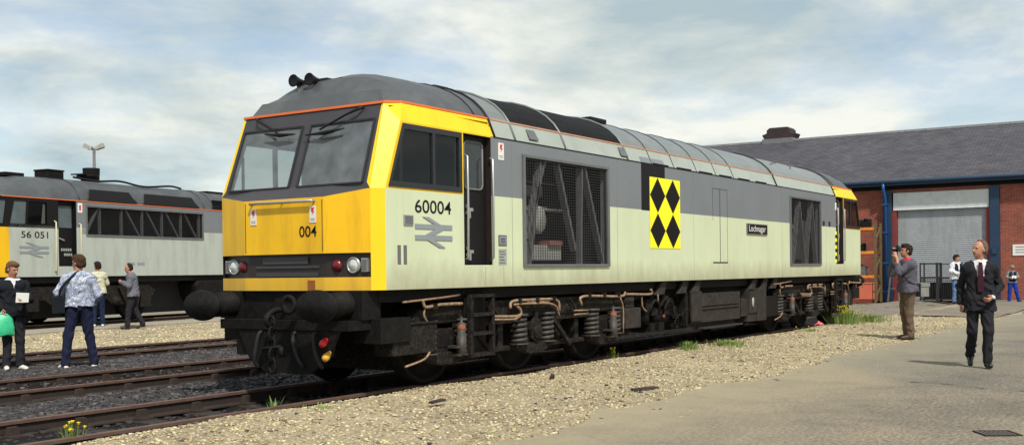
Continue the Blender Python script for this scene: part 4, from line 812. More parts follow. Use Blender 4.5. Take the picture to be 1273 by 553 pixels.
b = MB()
for t0, sg in ((.12, 1), (2.6, -1)):
    f2 = lambda u, v, t: (u, t0+t*sg, v)
    b.prism([(-2.5, 1.0), (-2.2, 1.15), (2.2, 1.15), (2.5, 1.0), (2.4, .85), (1.6, .80), (1.3, .62), (.8, .62), (.5, .82), (-.5, .82), (-.8, .62), (-1.3, .62), (-1.6, .80), (-2.4, .85)], f2, 0, .1)
    for a in (-2.05, 0, 2.05): b.box(a-.2, a+.2, t0-.07*sg, t0+.0*sg, .52, .95); b.bar((a-.45, t0-.06*sg, .55), (a-.3, t0-.06*sg, 1.0), .12)
    for a in (-1.1, 1.0): b.bar((a, t0-.05*sg, 1.1), (a+.35, t0-.05*sg, .5), .07); b.lathe((a-.1, t0, .72), (0, -sg, 0), [(0, .13), (.1, .12), (.11, 0)], 10)
bg = b.build('bogie', 'bogie', L2); bg.location = (.75, 0, 0)
w0 = None
for a in (-2.05, 0, 2.05):
    if w0 is None:
        b = MB()
        for y, sg in ((.70, -1), (2.1, 1)): b.lathe((0, y, 0), (0, sg, 0), [(0, .57), (.13, .56), (.13, .48), (.08, .45), (.08, .2), (.14, .15), (.14, 0)], 28)
        w0 = b.build('wheelset', 'soot', bg); w0.location = (a, 0, .7)
    else: c = w0.copy(); COL.objects.link(c); c.location = (a, 0, .7)
b2_ = copy_tree(bg, L2); b2_.location = (12.6, 0, 0)

# ------------------------------------------------------------------ the brick shed
def brick_mat():
    m = bpy.data.materials.new('red_brick'); m.use_nodes = True; t = m.node_tree; b = t.nodes['Principled BSDF']; L = t.links.new
    tc = N(t, 'ShaderNodeTexCoord'); s = N(t, 'ShaderNodeSeparateXYZ'); L(tc.outputs['Object'], s.inputs[0])
    ad = N(t, 'ShaderNodeMath', _operation='ADD'); L(s.outputs[0], ad.inputs[0]); L(s.outputs[1], ad.inputs[1])
    c = N(t, 'ShaderNodeCombineXYZ'); L(ad.outputs[0], c.inputs[0]); L(s.outputs[2], c.inputs[1])
    br = N(t, 'ShaderNodeTexBrick', Scale=1.0, Color1=(.34, .068, .038, 1), Color2=(.21, .045, .029, 1), Mortar=(.26, .17, .13, 1)); br.inputs['Mortar Size'].default_value = .009; br.inputs['Brick Width'].default_value = .225; br.inputs['Row Height'].default_value = .075; L(c.outputs[0], br.inputs['Vector'])
    n = N(t, 'ShaderNodeTexNoise', Scale=.8, Detail=8, Roughness=.7); L(tc.outputs['Object'], n.inputs['Vector']); r = ramp(t, [(.3, (.65, .62, .6)), (.7, (1.15, 1.12, 1.1))]); L(n.outputs[0], r.inputs[0])
    mi = N(t, 'ShaderNodeMix', _data_type='RGBA', _blend_type='MULTIPLY'); mi.inputs[0].default_value = 1; L(br.outputs[0], mi.inputs[6]); L(r.outputs[0], mi.inputs[7]); L(mi.outputs[2], b.inputs['Base Color']); b.inputs['Roughness'].default_value = .85
    bp = N(t, 'ShaderNodeBump', Strength=.4, Distance=.008); L(br.outputs[1], bp.inputs['Height']); bp.invert = True; L(bp.outputs[0], b.inputs['Normal']); return m
M['brick'] = brick_mat()
def slate_mat():
    m = bpy.data.materials.new('slate_roof'); m.use_nodes = True; t = m.node_tree; b = t.nodes['Principled BSDF']; L = t.links.new
    tc = N(t, 'ShaderNodeTexCoord'); s = N(t, 'ShaderNodeSeparateXYZ'); L(tc.outputs['Object'], s.inputs[0]); c = N(t, 'ShaderNodeCombineXYZ'); L(s.outputs[1], c.inputs[0])
    mu = N(t, 'ShaderNodeMath', _operation='MULTIPLY'); L(s.outputs[0], mu.inputs[0]); mu.inputs[1].default_value = 1.1; L(mu.outputs[0], c.inputs[1])
    br = N(t, 'ShaderNodeTexBrick', Scale=1.0, Color1=(.068, .066, .080, 1), Color2=(.042, .042, .053, 1), Mortar=(.022, .022, .025, 1)); br.inputs['Mortar Size'].default_value = .012; br.inputs['Brick Width'].default_value = .34; br.inputs['Row Height'].default_value = .21; L(c.outputs[0], br.inputs['Vector'])
    n = N(t, 'ShaderNodeTexNoise', Scale=.5, Detail=9, Roughness=.75); L(tc.outputs['Object'], n.inputs['Vector']); r = ramp(t, [(.3, (.7, .7, .72)), (.7, (1.35, 1.3, 1.25))]); L(n.outputs[0], r.inputs[0])
    mi = N(t, 'ShaderNodeMix', _data_type='RGBA', _blend_type='MULTIPLY'); mi.inputs[0].default_value = 1; L(br.outputs[0], mi.inputs[6]); L(r.outputs[0], mi.inputs[7]); L(mi.outputs[2], b.inputs['Base Color']); b.inputs['Roughness'].default_value = .72
    bp = N(t, 'ShaderNodeBump', Strength=.5, Distance=.01); L(br.outputs[1], bp.inputs['Height']); bp.invert = True; L(bp.outputs[0], b.inputs['Normal']); return m
M['slate'] = slate_mat()
M['blue'] = mat('dark_blue_paint', (.010, .036, .085), .5, .2, 2, dirt=(.03, .03, .03), dirt_amt=.4); M['blue2'] = mat('bright_blue_paint', (.010, .075, .24), .4, .15, 3)
M['shutter'] = mat('grey_roller_shutter', (.36, .385, .41), .5, .08, 2, dirt=(.15, .14, .13), dirt_amt=.35, streak=True); M['housing'] = mat('pale_shutter_housing', (.60, .64, .64), .5, .06, 2, dirt=(.25, .23, .2), dirt_amt=.3)
M['redframe'] = mat('dark_red_frame', (.20, .03, .025), .6, .1); M['lead'] = mat('lead_flashing', (.16, .16, .17), .6, .2)
SX = 38.4; G = -.06
shed = empty('brick_shed', (SX, 0, G)); tag(shed, 'long red brick shed with slate roof, blue posts and a roller shutter door', 'shed')
YA, YB = 25.0, -22.0; ys = [YA, 2.96, 2.62, -1.26, -1.66, YB]
b = MB()
for y0, y1 in ((YA, 2.96), (-1.66, YB)): b.box(0, .34, y1, y0, 0, 4.75)
b.box(0, .34, -1.66, 2.96, 4.62, 4.75); b.box(12, 12.3, YB, YA, 0, 5.15)
for y in (YA-.3, YB):
    b.add([(0.34, y, 0), (12, y, 0), (12, y, 5.15), (6.15, y, 7.8), (.34, y, 5.15), (0.34, y+.3, 0), (12, y+.3, 0), (12, y+.3, 5.15), (6.15, y+.3, 7.8), (.34, y+.3, 5.15)], [(0, 1, 2, 3, 4), (5, 6, 7, 8, 9), (0, 1, 6, 5), (1, 2, 7, 6), (2, 3, 8, 7), (3, 4, 9, 8), (4, 0, 5, 9)])
b.build('wall', 'brick', shed)
b = MB(); b.box(-.06, .3, YB, YA, 4.75, 5.08); b.box(-.10, -.06, YB, YA, 4.95, 5.08); b.build('eaves_shade_band', 'soot', shed)  # black band along the wall top, built in as the eaves' shadow
b = MB(); nrm = Vector((-.41, 0, .91))
b.add([(-.38, YB-.3, 5.14), (-.38, YA+.3, 5.14), (6.15, YA+.3, 7.92), (6.15, YB-.3, 7.92), (-.38, YB-.3, 5.08), (-.38, YA+.3, 5.08), (6.15, YA+.3, 7.84), (6.15, YB-.3, 7.84), (12.7, YA+.3, 5.14), (12.7, YB-.3, 5.14)], [(0, 1, 2, 3), (4, 5, 6, 7), (0, 1, 5, 4), (2, 8, 9, 3), (1, 2, 6, 5), (3, 0, 4, 7)])
rf = b.build('roof', 'slate', shed)
b = MB()
for k in range(52):
    y = YB-.3+k*.92
    if y > YA: break
    b.prism([(-.13, -.05), (.13, -.05), (.09, .06), (-.09, .06)], lambda u, v, t: (6.15+u, t, 7.93+v), y, y+.90)
b.build('ridge_tiles', 'lead', rf)
b = MB()
for k in range(28): y = 9.6+.0; 
b.box(-.1+6.0, 6.9, 8.9, 10.5, 7.80, 8.05); b.build('vent_base', 'lead', rf)
b = MB(); b.prism([(8.95, 8.0), (10.4, 8.0), (10.55, 8.28), (10.3, 8.35), (10.3, 8.50), (10.15, 8.62), (9.2, 8.62), (9.05, 8.50), (9.05, 8.35), (8.8, 8.28)], lambda u, v, t: (6.0+t, u, v), 0, .9); b.build('roof_ventilator', mat('rusty_black_vent', (.03, .018, .018), .7, .3), rf, bevel=.04)
b = MB(); b.lathe((-.42, YB, 5.06), (0, 1, 0), [(0, .0), (0, .085), (YA-YB, .085), (YA-YB, 0)], 10); b.box(-.36, -.30, YB, YA, 4.9, 5.1); b.build('gutter', 'blue', shed)
for y in (2.79, -1.46):
    b = MB(); b.box(-.10, .30, y-.19, y+.19, 0, 4.72); b.build('door_post', 'blue', shed, bevel=.01)
b = MB(); b.tube([(-.42, 2.86, 5.0), (-.42, 2.86, 4.75), (-.20, 2.84, 4.4), (-.20, 2.84, .05)], .065, 10)
for z in (.4, 1.6, 2.9, 4.1): b.box(-.28, -.1, 2.74, 2.94, z, z+.06)
b.build('downpipe', 'blue2', shed)
b = MB()
for k in range(46): z0 = .02+k*.0835; b.prism([(0, z0), (-.03, z0+.02), (-.03, z0+.055), (0, z0+.0835)], lambda u, v, t: (.16+u, t, v), -1.10, 2.40)
b.build('roller_shutter', 'shutter', shed)
b = MB(); b.box(-.02, .3, -1.24, 2.55, 3.86, 4.60); b.box(-.03, -.02, -1.24, 2.55, 3.86, 3.89); b.build('shutter_housing', 'housing', shed, bevel=.02)
b = MB(); b.box(.0, .3, 2.42, 2.60, 0, 3.86); b.box(0, .3, -1.27, -1.12, 0, 3.86); b.box(.28, .32, -1.27, 2.6, 0, 3.9, 1); b.build('shutter_frame', ['redframe', 'engine'], shed)
b = MB(); b.box(-.16, -.10, -1.56, -1.36, 1.95, 2.2); b.build('junction_box', 'blue', shed)
b = MB(); b.box(-.03, -.001, -2.95, -2.12, 1.86, 2.30)
for k in range(3): b.box(-.033, -.03, -2.85+.1*(k % 2), -2.22, 2.19-k*.11, 2.22-k*.11, 1)
sg = b.build('wall_notice', ['labelwhite', 'grframe'], shed)
for y in (5.5, 9.5, -4.6, -8.6): b = MB(); b.box(-.10, 0, y-.18, y+.18, 0, 4.74); b.build('brick_pier', 'brick', shed)

# ------------------------------------------------------------------ storage rack, its loads, wire cages
M['rackorange'] = mat('orange_rack_beam', (.75, .24, .02), .5, .12, 4, dirt=(.2, .08, .03), dirt_amt=.5); M['rackpost'] = mat('weathered_rack_post', (.11, .09, .035), .6, .25, 4)
M['crate'] = mat('salmon_crate', (.55, .13, .07), .65, .12, 3); M['castmetal'] = mat('cast_metal', (.12, .12, .125), .5, .3, 8, dirt=(.05, .03, .02), dirt_amt=.5)
rk = empty('storage_rack', (36.9, 3.5, G)); tag(rk, 'tall orange beamed storage rack against the brick wall beside the locomotive', 'rack')
for y in (-.68, 1.5):
    b = MB()
    for x in (-.42, .42): b.box(x-.04, x+.04, y-.04, y+.04, 0, 3.3)
    for k in range(5): b.bar((-.42, y, .1+k*.6), (.42, y, .7+k*.6) if k % 2 == 0 else (.42, y, .1+k*.6), .03)
    for k in range(5): b.bar((.42 if k % 2 else -.42, y, .15+k*.6), (-.42 if k % 2 else .42, y, .75+k*.6), .03)
    b.build('upright', 'rackpost', rk)
for z in (1.02, 2.02, 3.0):
    for x in (-.42, .42): b = MB(); b.box(x-.03, x+.03, -.64, 1.46, z, z+.11); b.build('beam', 'rackorange', rk)
    b = MB(); b.box(-.38, .38, -.64, 1.46, z+.085, z+.10); b.build('shelf', 'rackpost', rk)
b = MB(); b.box(-.38, .4, -.52, .42, .12, .82); b.box(-.4, .42, -.54, .44, .76, .83); b.box(-.3, -.2, -.5, .4, 0, .12); b.box(.2, .3, -.5, .4, 0, .12)
tag(b.build('crate', 'crate', None, bevel=.02, loc=(36.9, 3.5, G)), 'salmon red crate on the ground under the orange rack', 'crate')
def lump(name, label, cat, loc, m, seed, sx_, sy_, sz_, n=14):
    r = random.Random(seed); b = MB(); b.box(-sx_*.4, sx_*.4, -sy_*.42, sy_*.42, 0, sz_*.55)
    for k in range(n):
        a = Vector((r.uniform(-.3, .3)*sx_, r.uniform(-.4, .4)*sy_, r.uniform(.25, .7)*sz_)); rr = r.uniform(.08, .16)*sy_*.7
        if k % 2: b.lathe(a, (r.choice((0, 1)), r.choice((0, 1)), .2), [(0, 0), (0, rr), (rr*1.5, rr), (rr*1.6, 0)], 12)
        else: b.box(a.x-rr, a.x+rr, a.y-rr, a.y+rr, a.z-rr*.8, a.z+rr*.6)
    return tag(b.build(name, m, None, loc=loc, bevel=.01), label, cat)
lump('engine_block', 'grey engine casting lying on the middle shelf of the orange rack', 'machine part', (36.9, 3.65, G+1.125), 'castmetal', 4, .7, .85, .68)
lump('machine_parts', 'dark machine parts lying on the upper middle shelf of the orange rack', 'machine part', (36.9, 3.75, G+2.125), 'soot', 9, .7, .9, .55)
lump('machine_parts', 'pile of black parts on the topmost shelf of the orange rack', 'machine part', (36.9, 3.6, G+3.105), 'soot', 12, .7, 1.1, .45)
lump('machine_parts', 'black machine block at the locomotive end of the topmost rack shelf', 'machine part', (36.9, 4.6, G+3.105), 'soot', 13, .7, .6, .9)
M['cagewire'] = mat('black_cage_wire', (.02, .02, .022), .5, .2)
def cage(y0, y1, h, label, x=37.45):
    c = empty('wire_cage', (x, (y0+y1)/2, G)); tag(c, label, 'wire cage', 'black wire cages by the roller shutter'); w_ = (y1-y0)/2
    b = MB()
    for yy in (-w_, w_):
        for xx in (-.35, .35): b.box(xx-.025, xx+.025, yy-.025, yy+.025, 0, h)
    for z in (.12, h*.62, h-.05):
        for xx in (-.35, .35): b.bar((xx, -w_, z), (xx, w_, z), .035)
        for yy in (-w_, w_): b.bar((-.35, yy, z), (.35, yy, z), .035)
    b.build('cage_frame', 'cagewire', c)
    b = MB()
    for xx in (-.35, .35):
        for y in np.arange(-w_+.07, w_, .085): b.bar((xx, y, .12), (xx, y, h*.62), .010)
        for z in np.arange(.18, h*.62, .085): b.bar((xx+.008, -w_, z), (xx+.008, w_, z), .010)
    for yy in (-w_, w_):
        for y in np.arange(-.3, .34, .085): b.bar((y, yy, .12), (y, yy, h*.62), .010)
    b.build('wire_panel', 'cagewire', c)
    b = MB(); b.box(-.33, .33, -w_+.03, w_-.03, .10, .14); b.box(-.28, .28, -w_+.10, w_-.12, .14, h*.5); b.build('cage_load', 'soot', c, bevel=.03)
cage(.55, 1.18, 1.62, 'black wire cage, nearest the blue downpipe, by the shutter'); cage(-.30, .50, 1.60, 'black wire cage standing behind the man in the white sleeved jacket'); cage(-1.15, -.36, 1.15, 'low black wire cage behind the suited man, by the right door post')
b = MB(); b.bar((-.05, -.4, 0), (.25, -.25, 1.15), .05); b.bar((-.05, .3, 0), (.25, .25, 1.15), .05); b.bar((.1, -.33, .55), (.1, .28, .55), .05); b.bar((.25, -.27, 1.12), (.25, .27, 1.12), .05)
tag(b.build('trestle', 'castmetal', None, loc=(37.8, 2.35, G)), 'grey metal trestle leaning beside the blue downpipe', 'trestle')

# ------------------------------------------------------------------ floodlight mast, drain, sleeper scrap, weeds
mast = empty('floodlight_mast', (40.8, 60, -.3)); tag(mast, 'tall grey twin floodlight mast rising behind the far locomotive', 'lamp post')
b = MB(); b.tube([(0, 0, 0), (0, 0, 11.0)], [.16, .10], 12); b.build('pole', 'castmetal', mast)
b = MB(); b.bar((-.25, .34, 11.05), (.25, -.34, 11.05), .10); b.build('cross_arm', 'castmetal', mast)
for g in (-1, 1):
    b = MB(); b.add([(x, y, z) for x, y, z in [(-.25, -.32, 0), (.25, -.32, 0), (.25, .32, .0), (-.25, .32, .0), (-.22, -.28, .25), (.22, -.28, .25), (.25, .32, .34), (-.25, .32, .34)]], [(0,1,2,3),(7,6,5,4),(0,1,5,4),(1,2,6,5),(2,3,7,6),(3,0,4,7)])
    o = b.build('floodlight', 'enginegrey', mast, bevel=.03); o.location = (-.26*g, .36*g, 11.05); o.rotation_euler = (R(18), 0, R(35 if g > 0 else 215))
dr_ = empty('drain_cover', (.58, -7.59, -.042), R(-57)); tag(dr_, 'slotted iron drain cover sunk in the asphalt', 'drain')
b = MB()
for a0, a1, c0, c1 in ((-.27, .27, -.24, -.21), (-.27, .27, .21, .24), (-.27, -.24, -.21, .21), (.24, .27, -.21, .21)): b.box(a0, a1, c0, c1, -.01, .012)
b.box(-.24, .24, -.21, .21, -.012, -.009, 1)
b.build('drain_frame', ['chairiron', 'ink'], dr_)
b = MB()
for k in range(7): b.box(-.235+k*.068, -.205+k*.068, -.21, .21, -.030, .010)
dr_.scale = (.58, .58, 1)
b.build('drain_bars', mat('worn_drain_iron', (.11, .095, .08), .7, .2), dr_)
M['leaf'] = mat('weed_leaf', (.15, .24, .05), .6, .35, 30); M['leafpale'] = mat('dry_grass_blade', (.24, .25, .09), .7, .3, 30); M['petal'] = mat('yellow_petal', (.80, .62, .02), .6, .1)
def weed(loc, h, spread, n, label, flowers=0, seed=1, name='weed_clump', cat='weeds'):
    r = random.Random(seed); root = empty(name, loc); tag(root, label, cat); b = MB()
    for k in range(n):
        a = r.uniform(0, 6.28); d = abs(r.gauss(0, .5))*spread; p = Vector((math.cos(a)*d, math.sin(a)*d, 0)); hh = h*r.uniform(.35, 1); lean = Vector((math.cos(a), math.sin(a), 0))*hh*r.uniform(.1, .6); wd = r.uniform(.004, .009); sd_ = Vector((-math.sin(a+r.uniform(-1, 1)), math.cos(a), 0)).normalized()*wd
        q = p+lean*.35+Vector((0, 0, hh*.6)); e = p+lean+Vector((0, 0, hh)); b.add([p-sd_, p+sd_, q+sd_, q-sd_, e], [(0, 1, 2, 3), (3, 2, 4)], 0 if r.random() < .7 else 1)
    b.build('leaves', ['leaf', 'leafpale'], root, fix=False)
    if flowers:
        f_ = MB(); st = MB()
        for k in range(flowers):
            a = r.uniform(0, 6.28); d = abs(r.gauss(0, .5))*spread; c = Vector((math.cos(a)*d, math.sin(a)*d, h*r.uniform(.6, 1.15))); st.bar((c.x*.6, c.y*.6, 0), c, .006)
            for j in range(6): t = j*1.047; f_.add([c, c+Vector((math.cos(t)*.020, math.sin(t)*.020, .010)), c+Vector((math.cos(t+.8)*.020, math.sin(t+.8)*.020, .012))], [(0, 1, 2)])
            f_.lathe(c+Vector((0, 0, -.008)), (0, 0, 1), [(0, 0), (0, .012), (.02, .010), (.024, 0)], 6)
        f_.build('flower_heads', 'petal', root, fix=False); st.build('stems', 'leaf', root)
weed((17.6, -1.35, 0), .40, .55, 420, 'big yellow flowering weed clump beside the far end of the locomotive', 95, 3)
weed((19.2, -1.55, -.02), .26, .7, 340, 'green weed clump just beyond the big yellow flowering one', 4, 4)
weed((9.3, -1.62, -.02), .15, .5, 420, 'larger low grass tuft on the gravel by the locomotive middle', 0, 5, 'grass_tuft', 'grass')
weed((8.1, -1.40, -.02), .19, .2, 220, 'small bright grass tuft on the gravel below the fuel tank', 0, 6, 'grass_tuft', 'grass')
weed((6.0, -1.02, -.02), .16, .10, 30, 'tiny yellow flowered weed by the third wheel', 9, 7)
weed((-3.55, -.62, -.14), .24, .12, 50, 'yellow flowered weed between the rails at the picture foot', 12, 8)
weed((-.9, -.45, -.15), .22, .10, 40, 'small green weed growing between the rails ahead of the locomotive', 0, 9)
weed((-1.1, -1.35, -.02), .08, .25, 70, 'low green weed patch on the gravel in front of the locomotive', 0, 10)
weed((14.5, -1.5, -.02), .10, .3, 60, 'sparse flattened grass on the gravel by the rear wheels', 2, 12, 'grass_tuft', 'grass')
M['rag'] = mat('pink_rag', (.55, .12, .14), .9, .2)
b = MB(); pp = [(math.cos(t)*(.16+.05*math.sin(3*t)), math.sin(t)*.12, .02+.05*abs(math.sin(2.3*t))) for t in np.linspace(0, 6.28, 14)[:-1]]; b.add([(0, 0, .14)]+pp, [(0, 1+i, 1+(i+1) % 13) for i in range(13)])
tag(b.build('rag', 'rag', None, loc=(16.5, -1.05, -.01), fix=False), 'crumpled pink rag on the gravel by the rear wheels', 'rag')
for loc, ln, rz, lab in (((2.9, -1.75, .0), .34, .5, 'thin brown wood splinter on the gravel beside the cab steps'), ((-.1, -2.1, .0), .30, .1, 'dark flat wood scrap on the gravel ahead of the locomotive'), ((2.2, -3.45, -.02), .42, -.4, 'brown wood offcut near the asphalt edge')):
    b = MB(); b.add([(-ln/2, -.03, 0), (ln/2, -.02, 0), (ln/2*.8, .035, 0), (-ln/2*.9, .04, 0), (-ln/2, -.025, .025), (ln/2, -.015, .02), (ln/2*.8, .03, .03), (-ln/2*.9, .03, .025)], [(0,1,2,3),(7,6,5,4),(0,1,5,4),(1,2,6,5),(2,3,7,6),(3,0,4,7)])
    o = tag(b.build('wood_scrap', 'chairiron', None, loc=loc), lab, 'wood scrap', 'wood scraps on the gravel'); o.rotation_euler = (0, 0, rz)

# ------------------------------------------------------------------ people (signed-distance bodies turned into one continuous mesh each)
def sn_mesh(F, o, h):
    """surface nets of the zero level of F (inside < 0)"""
    S = F < 0; nx, ny, nz = F.shape
    c = [S[i:nx-1+i, j:ny-1+j, k:nz-1+k] for i in (0, 1) for j in (0, 1) for k in (0, 1)]
    cnt = sum(x.astype(np.int8) for x in c); act = (cnt > 0) & (cnt < 8); idx = np.full(act.shape, -1, np.int64); A = np.argwhere(act); idx[act] = np.arange(len(A))
    pos = np.zeros((len(A), 3)); num = np.zeros(len(A)); corners = [(i, j, k) for i in (0, 1) for j in (0, 1) for k in (0, 1)]
    val = {q: F[A[:, 0]+q[0], A[:, 1]+q[1], A[:, 2]+q[2]] for q in corners}
    for a in corners:
        for ax in range(3):
            if a[ax]: continue
            b_ = list(a); b_[ax] = 1; b_ = tuple(b_); va, vb = val[a], val[b_]; m_ = (va < 0) != (vb < 0); t = np.where(m_, va/np.where(m_, va-vb, 1), 0)
            p = np.array(a, float)[None]+np.eye(3)[ax][None]*t[:, None]; pos[m_] += p[m_]; num[m_] += 1
    V = (A+pos/num[:, None])*h+o; Q = []
    for ax in range(3):
        u, v = [(1, 2), (2, 0), (0, 1)][ax]; sl1 = [slice(None)]*3; sl2 = [slice(None)]*3; sl1[ax] = slice(0, -1); sl2[ax] = slice(1, None)
        a, b_ = S[tuple(sl1)], S[tuple(sl2)]; E = np.argwhere(a != b_); E = E[(E[:, u] > 0) & (E[:, v] > 0) & (E[:, u] < F.shape[u]-1) & (E[:, v] < F.shape[v]-1)]
        d = np.eye(3, dtype=int); q = np.stack([idx[tuple((E-d[u]*i-d[v]*j).T)] for i, j in ((1, 1), (0, 1), (0, 0), (1, 0))], 1)
        fl = ~a[tuple(E.T)]; q[fl] = q[fl][:, ::-1]; Q.append(q)
    Q = np.concatenate(Q); return V, Q[(Q >= 0).all(1)]
class SDF:
    def __init__(s, h, lo, hi): s.h = h; s.o = np.array(lo, float); n = np.ceil((np.array(hi)-s.o)/h).astype(int)+1; s.ax = [s.o[i]+h*np.arange(n[i]) for i in range(3)]; s.F = np.full(n, .5)
    def _loc(s, lo, hi, pad):
        sl_ = []
        for i in range(3):
            a = int(max(0, math.floor((lo[i]-pad-s.o[i])/s.h))); b_ = int(min(len(s.ax[i]), math.ceil((hi[i]+pad-s.o[i])/s.h)+1))
            if b_ <= a: return None
            sl_.append(slice(a, b_))
        return tuple(sl_), np.stack(np.meshgrid(*[s.ax[i][sl_[i]] for i in range(3)], indexing='ij'), -1)
    def comb(s, sl_, d, k, sub=False):
        f = s.F[sl_]
        if sub: s.F[sl_] = np.maximum(f, -d); return
        hh = np.clip(.5+.5*(f-d)/k, 0, 1); s.F[sl_] = f*(1-hh)+d*hh-k*hh*(1-hh)
    def cap(s, a, b_, ra, rb=None, k=.03, sub=False, flat=None):
        rb = ra if rb is None else rb; a, b_ = np.array(a, float), np.array(b_, float); m_ = max(ra, rb)+.06; L_ = s._loc(np.minimum(a, b_), np.maximum(a, b_), m_)
        if not L_: return
        sl_, P_ = L_; ab = b_-a; q = P_-a
        if flat is not None:
            n_, sc_ = np.array(flat[0], float), flat[1]; n_ = n_/np.linalg.norm(n_); t = np.clip((q@ab)/(ab@ab+1e-9), 0, 1); dlt = q-t[..., None]*ab; dn = dlt@n_; dlt = dlt+(dn*(1/sc_-1))[..., None]*n_; d = (np.linalg.norm(dlt, axis=-1)-(ra+(rb-ra)*t))*sc_
        else: t = np.clip((q@ab)/(ab@ab+1e-9), 0, 1); d = np.linalg.norm(q-t[..., None]*ab, axis=-1)-(ra+(rb-ra)*t)
        s.comb(sl_, d, k, sub)
    def ell(s, c, r, M3=None, k=.03, sub=False):
        c, r = np.array(c, float), np.array(r, float); m_ = max(r)+.06; L_ = s._loc(c, c, m_)
        if not L_: return
        sl_, P_ = L_; q = P_-c
        if M3 is not None: q = q@M3       # columns are the local axes
        l = np.linalg.norm(q/r, axis=-1); d = (l-1)*min(r); s.comb(sl_, d, k, sub)
    def mesh(s): return sn_mesh(s.F, s.o, s.h)
def np_mesh(name, V, Q, mats, parent, mi=None):
    me = bpy.data.meshes.new(name); me.vertices.add(len(V)); me.vertices.foreach_set('co', V.astype(np.float32).reshape(-1)); me.loops.add(len(Q)*4); me.loops.foreach_set('vertex_index', Q.astype(np.int32).reshape(-1)); me.polygons.add(len(Q)); me.polygons.foreach_set('loop_start', np.arange(len(Q), dtype=np.int32)*4)
    for m_ in mats: me.materials.append(M[m_])
    if mi is not None: me.polygons.foreach_set('material_index', mi.astype(np.int32))
    me.polygons.foreach_set('use_smooth', np.ones(len(Q), bool)); me.update(calc_edges=True)
    o = bpy.data.objects.new(name, me); COL.objects.link(o); o.parent = parent; return o
BASE = dict(pelvis=(0, 0, .96), waist=(0, 0, 1.10), chest=(.0, 0, 1.30), neck=(-.01, 0, 1.49), head=(.015, 0, 1.655),
    shl=(0, .172, 1.395), shr=(0, -.172, 1.395), ell=(-.03, .24, 1.15), elr=(-.03, -.24, 1.15), wrl=(.05, .25, .90), wrr=(.05, -.25, .90),
    hil=(0, .09, .93), hir=(0, -.09, .93), knl=(.02, .10, .50), knr=(.02, -.10, .50), anl=(-.01, .11, .085), anr=(-.01, -.11, .085), tol=(.16, .13, .03), tor=(.16, -.13, .03), hdl=(.03, 0, -1), hdr=(.03, 0, -1))
def nz_(v): v = np.array(v, float); return v/np.linalg.norm(v)
def headaxes(yaw, pitch):
    x = np.array([math.cos(yaw)*math.cos(pitch), math.sin(yaw)*math.cos(pitch), math.sin(pitch)]); y = np.array([-math.sin(yaw), math.cos(yaw), 0]); return np.stack([x, y, np.cross(x, y)], 1)
